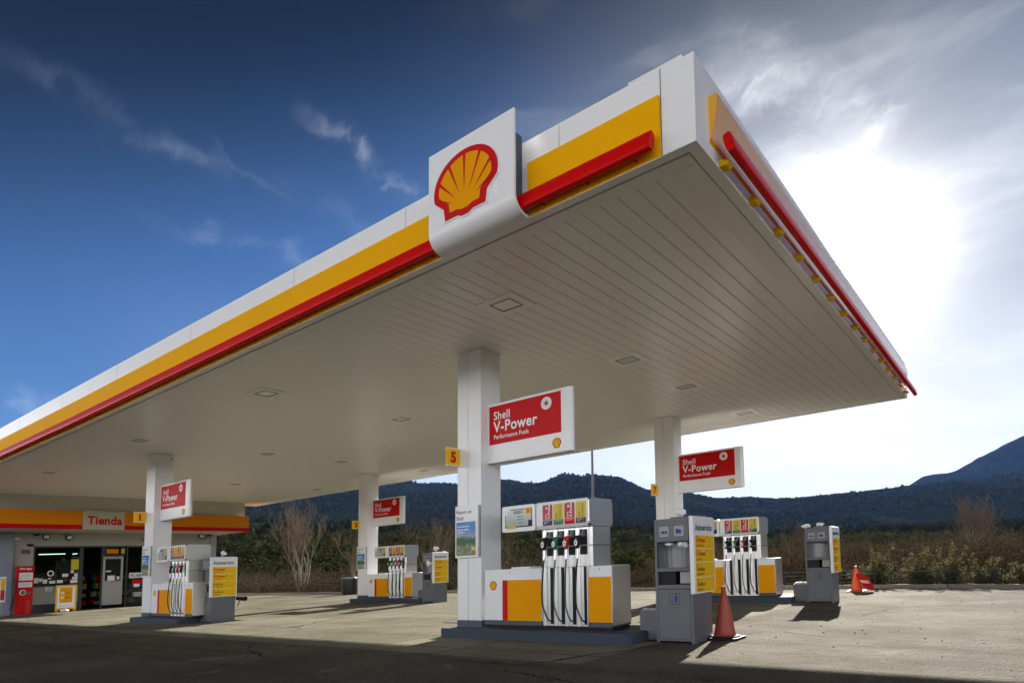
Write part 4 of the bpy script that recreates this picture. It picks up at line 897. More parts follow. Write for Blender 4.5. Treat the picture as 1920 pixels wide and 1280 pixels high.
mb = MB(); mb.box(-0.05, 0.05, -0.22, 0.22, 0.0065, 0.009); mb.box(-0.05, 0.05, -0.22, 0.22, -0.009, -0.0065); mb.xf(Mx); mb.build('white_bar', WINK, e)
# fire extinguisher on column 7
e = tag(empty('fire_extinguisher', (-0.63, 8.15, 1.0)), 'red fire extinguisher hanging on the left side of column 7', 'extinguisher')
mb = MB(); mb.tube([(0, 0, -0.02), (0, 0, 0.0), (0, 0, 0.34), (0, 0, 0.38), (0, 0, 0.40)], [0.05, 0.062, 0.062, 0.045, 0.02], 14); mb.build('cylinder', REDV, e)
mb = MB(); mb.tube([(0, 0, 0.40), (0, 0, 0.44)], 0.015, 8); mb.box(-0.05, 0.03, -0.01, 0.01, 0.43, 0.445); mb.build('valve', BLACK, e)
mb = MB(); mb.tube([(-0.03, -0.02, 0.42), (-0.08, -0.03, 0.36), (-0.075, -0.03, 0.1)], 0.009, 6); mb.build('hose', BLACK, e)
# security cameras on the columns
def seccam(loc, label):
    e = tag(empty('security_camera', loc), label, 'camera', 'security cameras')
    mb = MB(); mb.tube([(0, 0, 0), (0.03, -0.0, 0)], 0.04, 12); mb.tube([(0.03, 0, 0), (0.08, -0.01, -0.01)], 0.016, 8); mb.build('mount', WHITE2, e)
    mb = MB(); mb.tube([(0.07, -0.07, 0.0), (0.09, 0.09, -0.03)], 0.038, 12); mb.build('housing', WHITE2, e)
    mb = MB(); mb.tube([(0.0905, 0.091, -0.0302), (0.093, 0.115, -0.034)], 0.034, 12); mb.build('lens', BLACK, e)
seccam((-12.64, 0.30, 4.80), 'white security camera near the top of column 1'); seccam((-12.64, 8.20, 4.86), 'small dark security camera near the top of column 3')

# ------------------------------------------------------------------ the shop at the end of the canopy
XW = -27.0; YA, YB = -7.0, 9.30
shop = tag(empty('shop', (XW, 3.0, 0)), 'white single-storey shop with orange and red fascia reading Tienda', 'shop')
SO = (XW, 3.0, 0)
def BS(mb, name, mats, parent=shop):
    for v in mb.bm.verts: v.co -= Vector(SO)
    return mb.build(name, mats, parent)
mb = MB()
mb.box(XW - 0.25, XW, YA, 0.34, -0.4, 3.5); mb.box(XW - 0.25, XW, 0.34, 1.08, -0.4, 3.5); mb.box(XW - 0.25, XW, 1.08, 7.0, 2.93, 3.5); mb.box(XW - 0.25, XW, 7.0, YB, -0.4, 3.5)
mb.box(XW - 8, XW - 0.25, YB - 0.25, YB, -0.4, 3.5); mb.box(XW - 8, XW - 0.25, YA, YA + 0.25, -0.4, 3.5); mb.box(XW - 8, XW - 7.75, YA + 0.25, YB - 0.25, -0.4, 3.5)
BS(mb, 'wall', WALLW)
mb = MB(); mb.box(XW + 0.001, XW + 0.25, YA, 0.30, -0.4, 3.46); BS(mb, 'side_wall', WALLB)
mb = MB(); mb.box(XW - 8.1, -24.32, YA, 9.56, 3.515, 4.26); mb.box(XW - 8, -24.42, YA, 9.42, 4.27, 4.985)
BS(mb, 'roof', BANDW)
mb = MB()
for k in range(14):
    y = YA + 1.2 * k; mb.box(-24.42, -24.414, y + 0.004, min(y + 1.196, 9.42), 4.275, 4.98)
BS(mb, 'parapet_panel', BANDW)
mb = MB(); mb.box(-24.32, -24.26, YA, 2.02, 3.69, 4.28); mb.box(-24.32, -24.26, 3.66, 9.58, 3.69, 4.28); mb.box(XW - 1.0, -24.32, 9.561, 9.60, 3.69, 4.28); BS(mb, 'orange_fascia', ORANGE)
mb = MB(); mb.box(-24.32, -24.255, YA, 2.02, 3.50, 3.688); mb.box(-24.32, -24.255, 3.66, 9.585, 3.50, 3.688); mb.box(XW - 1.0, -24.32, 9.561, 9.605, 3.50, 3.688); BS(mb, 'red_stripe', REDV)
mb = MB(); mb.box(-24.32, -24.25, 2.022, 3.658, 3.50, 4.30); tp = BS(mb, 'name_panel', BANDW)
mb = MB(); text(mb, 'Tienda', 0.50, (-24.246, 2.20, 3.72), u=Y, v=Z, bold=0.035, sx=0.93); BS(mb, 'lettering', REDV, tp)
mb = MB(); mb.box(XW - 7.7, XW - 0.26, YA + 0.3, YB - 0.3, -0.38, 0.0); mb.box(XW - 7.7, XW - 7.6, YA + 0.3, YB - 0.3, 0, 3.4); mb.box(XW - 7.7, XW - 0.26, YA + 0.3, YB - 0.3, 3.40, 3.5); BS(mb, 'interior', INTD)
for k in range(4):                                                           # shelves seen through the glass
    y = 1.5 + 1.45 * k; mb = MB()
    for z in (0.1, 0.5, 0.9, 1.3, 1.7): mb.box(XW - 3.2, XW - 2.7, y, y + 1.2, z, z + 0.03)
    sh = BS(mb, 'shelf', FRAME); mb = MB()
    for z in (0.13, 0.53, 0.93, 1.33):
        x = y + 0.02
        while x < y + 1.1: w = random.uniform(0.06, 0.14); mb.box(XW - 3.15, XW - 2.78, x, x + w, z, z + random.uniform(0.14, 0.3), random.randrange(4)); x += w + 0.015
    BS(mb, 'goods', [REDV, YEL2, WALLW, GREEN], sh)
for y0_, y1_, z_ in ((1.7, 2.75, 2.62), (3.05, 3.25, 2.62)):
    mb = MB(); mb.tube([(XW - 1.5, y0_, z_), (XW - 1.5, y1_, z_ + 0.02)], 0.02, 8); BS(mb, 'strip_light', TUBE)
mb = MB(); mb.tube([(XW - 2.4, 3.38, 1.43), (XW - 2.4, 3.44, 1.47)], 0.018, 8); mb.tube([(XW - 2.0, 3.20, 0.40), (XW - 2.0, 3.23, 0.40)], 0.025, 8); mb.tube([(XW - 2.0, 3.28, 0.41), (XW - 2.0, 3.31, 0.41)], 0.028, 8); BS(mb, 'spot_light', SMALLLAMP)
def opening(name, y0, y1, z0, z1, fw=0.07, glass=True, sill=None):
    mb = MB(); mb.box(XW - 0.12, XW - 0.02, y0, y0 + fw, z0, z1); mb.box(XW - 0.12, XW - 0.02, y1 - fw, y1, z0, z1); mb.box(XW - 0.12, XW - 0.02, y0 + fw, y1 - fw, z1 - fw, z1)
    if z0 > 0.5 or sill: mb.box(XW - 0.12, XW - 0.02, y0 + fw, y1 - fw, z0, z0 + fw)
    w = BS(mb, name, FRAME)
    if glass: mb = MB(); mb.box(XW - 0.075, XW - 0.065, y0 + fw, y1 - fw, z0 + (fw if z0 > 0.5 or sill else 0), z1 - fw); BS(mb, 'pane', SHOPGL, w)
    return w
SHOPGL = bpy.data.materials.new('clear_shop_glass'); SHOPGL.use_nodes = True
_t = SHOPGL.node_tree; _t.nodes.clear(); _o = _t.nodes.new('ShaderNodeOutputMaterial'); _m = _t.nodes.new('ShaderNodeMixShader'); _a = _t.nodes.new('ShaderNodeBsdfTransparent'); _g = _t.nodes.new('ShaderNodeBsdfGlossy'); _f = _t.nodes.new('ShaderNodeFresnel')
_a.inputs[0].default_value = (0.55, 0.60, 0.58, 1); _g.inputs['Roughness'].default_value = 0.03; _f.inputs[0].default_value = 1.6
_t.links.new(_f.outputs[0], _m.inputs[0]); _t.links.new(_a.outputs[0], _m.inputs[1]); _t.links.new(_g.outputs[0], _m.inputs[2]); _t.links.new(_m.outputs[0], _o.inputs[0])
w1 = opening('window', 1.08, 2.96, 1.12, 2.93)
mb = MB(); mb.box(XW - 0.2, XW - 0.03, 1.08, 2.50, 0.36, 1.118); BS(mb, 'apron_panel', WALLW)
mb = MB(); mb.box(XW - 0.2, XW - 0.025, 1.08, 2.96, -0.3, 0.358); mb.box(XW - 0.2, XW - 0.028, 2.502, 2.96, 0.36, 1.118); BS(mb, 'plinth', FRAME)
opening('doorway', 2.962, 3.86, -0.2, 2.93, glass=False)
opening('window', 3.862, 4.80, 2.44, 2.93)
dr = opening('window', 4.862, 6.998, -0.2, 2.93)
mb = MB(); mb.box(XW - 0.1, XW - 0.03, 3.862, 3.96, 0.14, 2.42); mb.box(XW - 0.1, XW - 0.03, 4.64, 4.74, 0.14, 2.42); mb.box(XW - 0.1, XW - 0.03, 3.96, 4.64, 0.14, 1.28); mb.box(XW - 0.1, XW - 0.03, 3.96, 4.64, 2.31, 2.42)
dd = BS(mb, 'door', WALLW)
mb = MB(); mb.box(XW - 0.07, XW - 0.06, 3.96, 4.64, 1.28, 2.31); BS(mb, 'door_pane', GLASSD, dd)
mb = MB(); mb.box(XW - 0.03, XW + 0.02, 4.25, 4.6, 1.22, 1.24); BS(mb, 'handle', DARKP, dd)
mb = MB(); mb.box(XW - 0.058, XW - 0.052, 4.08, 4.40, 1.285, 1.52); mb.box(XW - 0.058, XW - 0.052, 4.48, 4.60, 1.33, 1.47); mb.box(XW - 0.058, XW - 0.052, 4.0, 4.22, 1.70, 1.76); BS(mb, 'notice', WINK, dd)
mb = MB(); mb.box(XW - 0.06, XW - 0.05, 2.56, 2.86, 1.86, 2.32); BS(mb, 'yellow_poster', LABELYEL, w1); mb = MB(); mb.box(XW - 0.018, XW - 0.012, 4.62, 4.78, 2.56, 2.80); BS(mb, 'yellow_poster', LABELYEL, w1)
mb = MB(); mb.box(XW - 0.018, XW - 0.012, 3.98, 4.5, 2.56, 2.78); BS(mb, 'lit_menu', ORANGE, w1)
mb = MB()
for a, b, c_, d_ in ((2.56, 2.68, 1.70, 1.83), (2.70, 2.84, 1.54, 1.68), (2.62, 2.84, 1.40, 1.53), (2.56, 2.84, 1.25, 1.38), (1.16, 1.32, 1.30, 1.53), (1.33, 1.48, 1.36, 1.5), (1.50, 1.66, 1.27, 1.45), (1.74, 1.97, 1.26, 1.38), (2.03, 2.26, 1.27, 1.40), (2.23, 2.46, 1.54, 1.68), (1.70, 1.80, 1.46, 1.51)):
    mb.box(XW - 0.062, XW - 0.056, a, b, c_, d_)
BS(mb, 'sticker', WINK, w1)
mb = MB(); P1 = [(0.13 * math.cos(a), 0.13 * math.sin(a)) for a in np.linspace(0, 2 * math.pi, 25)[:-1]]; P2 = [(0.085 * math.cos(a), 0.085 * math.sin(a)) for a in np.linspace(0, 2 * math.pi, 25)[:-1]]
for i in range(24):
    j = (i + 1) % 24; mb.poly([(XW - 0.055, 1.775 + P1[i][0], 1.71 + P1[i][1]), (XW - 0.055, 1.775 + P1[j][0], 1.71 + P1[j][1]), (XW - 0.055, 1.775 + P2[j][0], 1.71 + P2[j][1]), (XW - 0.055, 1.775 + P2[i][0], 1.71 + P2[i][1])])
BS(mb, 'talk_ring', SILVER, w1)
mb = MB(); mb.box(XW - 0.03, XW + 0.12, 1.56, 1.84, 0.87, 1.12, 0, 0.02, 2); BS(mb, 'pay_tray', SILVER)
mb = MB(); mb.box(XW - 0.022, XW + 0.03, 2.74, 2.84, 0.42, 1.12); BS(mb, 'bell_panel', WALLW)
mb = MB(); mb.box(XW + 0.001, XW + 0.03, 0.63, 0.95, 2.59, 2.78); pq = BS(mb, 'plaque', GREYD); mb = MB(); mb.box(XW + 0.031, XW + 0.034, 0.65, 0.93, 2.70, 2.76); BS(mb, 'red_line', LABELRED, pq)
mb = MB(); mb.box(XW - 0.06, XW - 0.05, 5.03, 5.72, 1.36, 1.62); wcs = BS(mb, 'restroom_sign', WINK, dr)
mb = MB(); text(mb, 'WC-ASEOS', 0.17, (XW - 0.046, 5.07, 1.43), u=Y, v=Z, bold=0.02, sx=0.72); BS(mb, 'restroom_text', DARKP, dr)
mb = MB(); mb.tube([(XW - 0.001, 8.92, 3.46), (XW + 0.04, 8.92, 3.46), (XW + 0.04, 8.92, 2.0)], 0.02, 8); mb.box(XW + 0.001, XW + 0.05, 8.55, 8.75, 3.22, 3.44); BS(mb, 'cable_duct', BARE)
mb = MB(); mb.box(XW + 0.001, XW + 0.04, 5.5, 5.68, 3.2, 3.26); BS(mb, 'alarm_box', REDV)
# fittings on the shop wall
def flood(y, z, label, lit=False, w=0.26):
    e = tag(empty('floodlight', (XW, y, z)), label, 'floodlight', 'floodlights over the shop front')
    mb = MB(); mb.box(0.10, 0.20, -w / 2, w / 2, -0.10, 0.10, 0, 0.012, 2); mb.build('housing', BLACK, e)
    mb = MB(); mb.box(0.201, 0.206, -w / 2 + 0.03, w / 2 - 0.03, -0.07, 0.07); mb.build('lens', WINK if lit else GLASS, e)
    mb = MB(); mb.box(0.001, 0.10, -0.02, 0.02, -0.015, 0.015); mb.box(0.001, 0.02, -0.05, 0.05, -0.05, 0.05); mb.tube([(0.12, 0, -0.10), (0.12, 0, -0.17)], 0.03, 8, r1=0.008); mb.build('bracket', BLACK, e)
flood(1.48, 3.33, 'black floodlight with pale lens above the left shop window', True); flood(2.36, 3.30, 'small dark speaker-like floodlight above the shop doorway', False, 0.24); flood(8.40, 3.41, 'black floodlight at the right end of the shop wall', True)
for y, z, lb in ((0.42, 3.29, 'white camera on the pale blue wall'), (1.12, 3.46, 'small dark camera left of the first floodlight'), (8.80, 3.50, 'dark camera at the shop corner right of the last floodlight')):
    e = tag(empty('security_camera', (XW, y, z)), lb, 'camera', 'security cameras')
    mb = MB(); mb.tube([(0.001, 0, 0), (0.06, 0, 0)], 0.05, 10); mb.tube([(0.06, 0, 0), (0.14, 0, -0.03)], 0.015, 8); mb.build('mount', WHITE2, e)
    mb = MB(); mb.tube([(0.12, 0.10, -0.03), (0.16, -0.10, -0.06)], 0.045, 12); mb.build('housing', WHITE2 if y < 1 else DARKP, e)
e = tag(empty('wall_disc', (XW, 0.94, 2.97)), 'oval dark horn on the shop wall at the window corner', 'horn')
mb = MB(); mb.tube([(0.001, 0, 0), (0.05, 0, 0), (0.09, 0, 0)], [0.05, 0.08, 0.05], 16); mb.xf(Matrix.Diagonal((1, 1.8, 0.8, 1))); mb.build('housing', DARKP, e)
# air and water post
e = tag(empty('air_water_post', (-26.1, 0.60, -0.02)), 'red air and water machine with white panels beside the shop window', 'air pump')
mb = MB(); mb.box(-0.30, 0, -0.29, 0.29, 0, 1.98, 0, 0.02, 2); mb.box(-0.32, 0.03, -0.31, 0.30, 1.86, 2.06, 0, 0.02, 2); bd = mb.build('housing', REDV, e)
mb = MB(); mb.box(0.001, 0.006, -0.23, 0.25, 1.46, 1.78); mb.box(0.001, 0.006, -0.24, 0.24, 1.17, 1.38); mb.build('instruction_panel', WINK, bd)
mb = MB(); 
for k in range(6): mb.box(0.007, 0.008, -0.2, 0.2, 1.50 + k * 0.04, 1.508 + k * 0.04)
for k in range(4): mb.box(0.007, 0.008, -0.2, 0.2, 1.20 + k * 0.04, 1.208 + k * 0.04)
mb.build('instruction_lines', GREYD, bd)
mb = MB(); text(mb, 'Aire Agua', 0.125, (0.033, -0.24, 1.91), u=Y, v=Z, bold=0.03, shear=0.2, sx=0.82); mb.build('lettering', WINK, bd)
mb = MB(); mb.tube([(0.0, -0.08, 0.95), (0.05, -0.08, 0.95)], 0.11, 20); mb.build('gauge', WINK, bd)
mb = MB(); mb.tube([(0.051, -0.08, 0.95), (0.055, -0.08, 0.95)], 0.085, 20); mb.box(0.001, 0.01, 0.08, 0.2, 0.86, 0.97); mb.build('gauge_face', GREYD, bd)
mb = MB(); mb.box(0.001, 0.012, 0.05, 0.22, 0.05, 0.62); mb.build('lower_panel', LABELRED, bd)
mb = MB(); P = []
for k in range(260):
    a = k * 0.7; t = k / 260; P.append((0.12 + 0.05 * math.cos(a), -0.52 + 0.18 * math.sin(t * 2.4) + 0.05 * math.sin(a), 0.25 + 1.35 * t))
mb.tube(P, 0.006, 5); tag(mb.build('coiled_hose', BLACK, None, (-26.1, 0.60, -0.02)), 'dark coiled air hose hanging left of the red machine', 'hose')
# forecourt stands
e = tag(empty('sandwich_board', (-25.9, 2.06, -0.02)), 'yellow framed advertising board with ticks standing in front of the shop window', 'advertising board')
mb = MB()
for q in ((-0.40, 0.40, 0.13, 0.19), (-0.40, 0.40, 1.12, 1.19), (-0.40, -0.34, 0.19, 1.12), (0.34, 0.40, 0.19, 1.12)): mb.box(-0.03, 0, q[0], q[1], q[2], q[3])
mb.box(-0.05, 0.02, -0.38, -0.30, 0, 0.13); mb.box(-0.05, 0.02, 0.30, 0.38, 0, 0.13); mb.build('frame', YEL2, e)
mb = MB(); mb.box(-0.028, -0.006, -0.34, 0.34, 0.19, 1.12); ct = mb.build('sheet', WINK, e)
mb = MB(); mb.box(-0.005, -0.002, -0.25, 0.23, 0.42, 1.08); mb.build('orange_field', YEL, ct)
mb = MB()
for z in (0.83, 0.63):
    mb.box(-0.0015, 0.001, -0.20, -0.08, z - 0.05, z + 0.06); 
mb.build('tick_box', WINK, ct)
mb = MB()
for z in (0.83, 0.63): mb.poly([(0.002, -0.19, z + 0.01), (0.002, -0.14, z - 0.04), (0.002, -0.07, z + 0.07), (0.002, -0.14, z - 0.01)])
for z in (0.84, 0.64): mb.box(0.0, 0.001, -0.04, 0.16, z, z + 0.012); mb.box(0.0, 0.001, -0.04, 0.12, z - 0.03, z - 0.022)
mb.build('tick', DARKP, ct)
e = tag(empty('banner_stand', (-25.8, -0.24, -0.02)), 'narrow yellow and red banner on a stand at the left picture edge', 'banner')
mb = MB(); mb.box(-0.02, 0, -0.10, 0.10, 0.60, 1.64); bn = mb.build('panel', WINK, e); mb = MB(); mb.box(0.001, 0.003, -0.07, 0.07, 1.1, 1.55); mb.build('yellow_field', YEL2, bn); mb = MB(); mb.box(0.001, 0.003, -0.07, 0.07, 0.68, 1.09); mb.build('red_field', LABELRED, bn)
mb = MB(); mb.tube([(-0.01, 0, 0.0), (-0.01, 0, 0.60)], 0.018, 8); mb.tube([(-0.01, 0, 0.0), (-0.01, 0, 0.04)], [0.16, 0.14], 16); mb.build('stand', BARE, e)
crumple(0.16, (-25.7, 1.95, 0), label='white crumpled sack lying on the paving before the yellow framed board', name='sack', seed=21, flat=0.5)
e = tag(empty('drinks_rack', (-26.6, 5.35, 0.0)), 'dark metal rack with red header and white boxes under the WC sign', 'rack')
mb = MB()
for z in (0.1, 0.45, 0.85): mb.box(-0.3, 0, -0.35, 0.4, z, z + 0.02)
for a, b in ((-0.35, -0.33), (0.38, 0.40)): mb.box(-0.3, -0.28, a, b, 0, 1.3); mb.box(-0.02, 0, a, b, 0, 1.3)
mb.build('frame', FRAME, e)
mb = MB(); mb.box(-0.02, 0.01, -0.36, 0.41, 1.10, 1.28); mb.build('header', REDV, e)
mb = MB(); mb.box(-0.01, 0.012, -0.28, -0.02, 0.93, 1.08); mb.build('price_card', WINK, e)
mb = MB(); mb.box(-0.25, -0.02, -0.22, 0.12, 0.47, 0.68); mb.build('goods', WALLW, e)

# ------------------------------------------------------------------ kerbside rails, bin, light pole, manhole
def rail(x0, x1, y, label, bars=2, h=0.42, base=0.12, mesh_=False, yb=None):
    e = tag(empty('guard_railing', (x0, y, base)), label, 'railing', 'railings along the kerb')
    yb = y if yb is None else yb; L = x1 - x0; dy = yb - y; n = max(1, round(L / 1.7)) if not mesh_ else 1
    for k in range(n + 1):
        x = L * k / n; mb = MB(); mb.tube([(x, dy * k / n, 0), (x, dy * k / n, h)], 0.022, 8); mb.build('post', RAILG, e)
    for i in range(bars):
        z = h - 0.01 - i * (h - 0.08) / max(1, bars - 1); mb = MB(); mb.tube([(0, 0, z), (L, dy, z)], 0.016, 8); mb.build('bar', RAILG, e)
    return e
rail(3.86, 6.62, 13.72, 'low green framed railing with wire infill in front of the sunlit shrubs', 2, 0.36, 0.115, True, yb=13.25)
e = bpy.data.objects['guard_railing']
mb = MB()
for k in range(46): x = 0.06 * k + 0.03; mb.tube([(x, -0.47 * x / 2.76, 0.04), (x, -0.47 * x / 2.76, 0.35)], 0.0022, 4)
for k in range(5): mb.tube([(0, 0, 0.08 + 0.055 * k), (2.76, -0.47, 0.08 + 0.055 * k)], 0.0022, 4)
mb.build('wire_infill', RAILG, e)
rail(1.0, 3.62, 14.0, 'four-bar green railing behind the sunlit cabinet and the orange cone', 4, 0.42, 0.1)
rail(-6.8, -3.3, 14.0, 'thin green railing seen between dispenser 5 and the near cabinet', 2, 0.42, 0.12)
rail(-24.05, -21.95, 14.0, 'small isolated green railing frame left of the bin', 2, 0.50, 0.12, True)
e = tag(empty('litter_bin', (-21.1, 13.55, 0)), 'dark cylindrical litter bin beside column 3', 'bin')
mb = MB(); mb.tube([(0, 0, 0), (0, 0, 0.05), (0, 0, 0.84)], [0.33, 0.38, 0.40], 24); mb.build('body', mat('dark_ribbed_bin', (0.05, 0.052, 0.055), 0.3, metal=0.3, var=0.15), e)
mb = MB(); mb.tube([(0, 0, 0.84), (0, 0, 0.87), (0, 0, 0.92)], [0.42, 0.43, 0.36], 24); mb.build('rim', BARE, e)
e = tag(empty('light_pole', (-12.9, 25.0, -0.2)), 'tall thin grey light pole behind dispenser 5 against the sky', 'light pole')
mb = MB(); mb.tube([(0, 0, 0), (0, 0, 4.0), (0, 0, 8.6)], [0.11, 0.09, 0.06], 12); mb.build('pole', GREYD, e)
mb = MB(); mb.box(-0.15, 0.75, -0.12, 0.12, 8.6, 8.7, 0, 0.03, 2); mb.build('lamp_head', GREYD, e)
e = tag(empty('thin_post', (-19.4, 5.6, 0)), 'thin pale metal post right of the price board near the shop', 'post')
mb = MB(); mb.tube([(0, 0, 0), (0, 0, 1.65)], 0.03, 8); mb.build('post', BARE, e)
mb = MB(); mb.box(-0.55, 0.55, -0.4, 0.4, 0.004, 0.012); mh = mb.build('manhole_frame', GREYD, None, (-2.1, 2.2, 0)); tag(mh, 'dark square tank cover in the paving left of column 5', 'cover')
mb = MB()
for k in range(9): mb.box(-0.48, 0.48, -0.35 + 0.08 * k, -0.31 + 0.08 * k, 0.0125, 0.018)
mb.build('rib', BARE, mh)
# grit and small stones on the asphalt
mb = MB(); rg = random.Random(5)
for k in range(420):
    if k % 3 == 0: x, y = rg.uniform(3.2, 11), rg.uniform(-5.0, 3)
    else: x, y = rg.uniform(2.6, 13), rg.uniform(-3.5, 12)
    s_ = rg.choice((0.004, 0.006, 0.009, 0.014)); a = rg.random() * 6
    P = [(x + s_ * math.cos(a + t) * rg.uniform(0.7, 1.3), y + s_ * math.sin(a + t) * rg.uniform(0.7, 1.3)) for t in (0, 1.3, 2.5, 3.8, 5.1)]
    mb.prism(P, 'z', 0.0, s_ * rg.uniform(0.5, 0.9))
tag(mb.build('grit', mat('dark_grit', (0.08, 0.07, 0.055), 0.9)), kind='stuff')

# ------------------------------------------------------------------ vegetation
def leaf_quads(centers, size, flat=0.0):
    n = len(centers); a = RNG.normal(size=(n, 3)); a /= np.linalg.norm(a, axis=1)[:, None]; b = RNG.normal(size=(n, 3)); b -= (a * b).sum(1)[:, None] * a; b /= np.linalg.norm(b, axis=1)[:, None]
    s = (size * RNG.uniform(0.5, 1.4, n))[:, None]; w = s * 0.55
    v = np.stack([centers - a * s, centers + b * w, centers + a * s, centers - b * w], 1).reshape(-1, 3)
    f = np.arange(n * 4).reshape(n, 4); return v, f
def tubes_np(segs, sides=3):
    # segs: (n, 8): p0, p1, r0, r1
    p0, p1, r0, r1 = segs[:, 0:3], segs[:, 3:6], segs[:, 6], segs[:, 7]; t = p1 - p0; t /= np.linalg.norm(t, axis=1)[:, None] + 1e-9
    up = np.tile([0.21, 0.35, 0.9], (len(t), 1)); a = np.cross(t, up); a /= np.linalg.norm(a, axis=1)[:, None] + 1e-9; b = np.cross(t, a)
    V = []
    for q, r in ((p0, r0), (p1, r1)):
        for k in range(sides): an = 2 * math.pi * k / sides; V.append(q + (a * math.cos(an) + b * math.sin(an)) * r[:, None])
    V = np.stack(V, 1); n = len(t); base = (np.arange(n) * 2 * sides)[:, None]
    F = np.concatenate([base + np.array([[k, (k + 1) % sides, sides + (k + 1) % sides, sides + k]]) for k in range(sides)], 0)
    return V.reshape(-1, 3), F
def join(parts):
    V, F, MI, off = [], [], [], 0
    for v, f, m in parts: V.append(v); F.append(f + off); MI.append(np.full(len(f), m)); off += len(v)
    return np.concatenate(V), np.concatenate(F), np.concatenate(MI)
def polar(az, r): a = math.radians(az); return CAM.x + r * math.cos(a), CAM.y + r * math.sin(a)
BRANCH = mat('pale_bare_bark', (0.19, 0.165, 0.13), 0.85, var=0.3, vscale=6); TWIG = mat('brown_twig', (0.115, 0.082, 0.052), 0.9, var=0.3, vscale=3); TWIG2 = mat('tawny_twig', (0.155, 0.105, 0.065), 0.9, var=0.3, vscale=3)
def bare_tree(x, y, h, spread, label, stems=4, depth=5, group='bare winter trees', tw=0.006, seed=1):
    rg = random.Random(seed); z = float(terrain(x, y)); e = tag(empty('bare_tree', (x, y, z), shear=False), label, 'tree', group)
    T, W = [], []
    def grow(p, d, L, r, lev):
        n = 4 if lev < 3 else 3; q = p
        for i in range(n):
            d = (d + Vector((rg.uniform(-1, 1), rg.uniform(-1, 1), rg.uniform(-0.4, 0.7))) * (0.10 + 0.05 * lev)).normalized()
            q2 = q + d * (L / n); ra, rb = r * (1 - i / n * 0.45), r * (1 - (i + 1) / n * 0.45); (T if lev < 2 else W).append((*q, *q2, ra, rb)); q = q2
            if lev < depth and i >= 1:
                for _ in range(rg.choice((1, 1, 2)) if lev < 3 else rg.choice((0, 1, 1))):
                    ax = Vector((rg.uniform(-1, 1), rg.uniform(-1, 1), rg.uniform(-0.1, 0.5))).normalized(); nd = (d * 0.8 + ax * (0.5 + 0.25 * spread)).normalized(); nd = (nd + Vector((0, 0, 0.42))).normalized()
                    grow(q2, nd, L * rg.uniform(0.5, 0.72), max(tw, rb * 0.55), lev + 1)
    for s in range(stems):
        a = 2 * math.pi * s / stems + rg.random(); d = Vector((math.cos(a) * 0.28 * spread, math.sin(a) * 0.28 * spread, 1)).normalized()
        grow(Vector((math.cos(a) * 0.12, math.sin(a) * 0.12, -0.1)), d, h * rg.uniform(0.48, 0.62), h * 0.0125, 0)
    zmx = max(q[5] for q in T + W); k_ = h / zmx; T = [tuple(c * k_ for c in q[:6]) + q[6:] for q in T]; W = [tuple(c * k_ for c in q[:6]) + q[6:] for q in W]
    for nm, seg, m, sd in (('trunk', T, BRANCH, 6), ('crown', W, TWIG2, 3)):
        v, f = tubes_np(np.array(seg), sd); o = np_mesh(nm, v, f, [m]); o.parent = e
    return e
bare_tree(-31.0, 17.2, 7.1, 0.9, 'tall pale multi-stemmed bare tree behind the kerb, between shop and column 3', 5, 5, seed=4, tw=0.007)
bare_tree(-27.2, 19.0, 4.6, 0.9, 'smaller thin bare tree just right of the tall pale one', 4, 4, seed=9, tw=0.007)
bare_tree(-23.0, 21.5, 4.9, 1.0, 'bare tree behind dispenser 3 and its cabinet', 4, 4, seed=12, tw=0.008)
bare_tree(-17.8, 22.0, 4.2, 1.0, 'bare tree half hidden left of column 5', 4, 4, seed=15, tw=0.008)
x_, y_ = polar(93.0, 78.0); bare_tree(x_, y_, 7.4, 1.25, 'wide rounded bare tree far away on the right below the mountain', 7, 5, seed=22, tw=0.014)
x_, y_ = polar(104.5, 34.0); bare_tree(x_, y_, 3.2, 1.0, 'low bare tree behind the lone sunlit cabinet', 5, 4, seed=25, tw=0.007)

LEAF_DRY = leafmat('dry_grass_leaf', (0.045, 0.038, 0.018), (0.13, 0.105, 0.05), 0.35)
LEAF_SUN = leafmat('pale_shrub_leaf', (0.045, 0.045, 0.020), (0.18, 0.155, 0.085), 0.42)
LEAF_DARK = leafmat('dark_evergreen_leaf', (0.014, 0.019, 0.008), (0.060, 0.056, 0.024), 0.22)
LEAF_BROWN = leafmat('brown_thicket_leaf', (0.030, 0.021, 0.014), (0.075, 0.052, 0.030), 0.3)
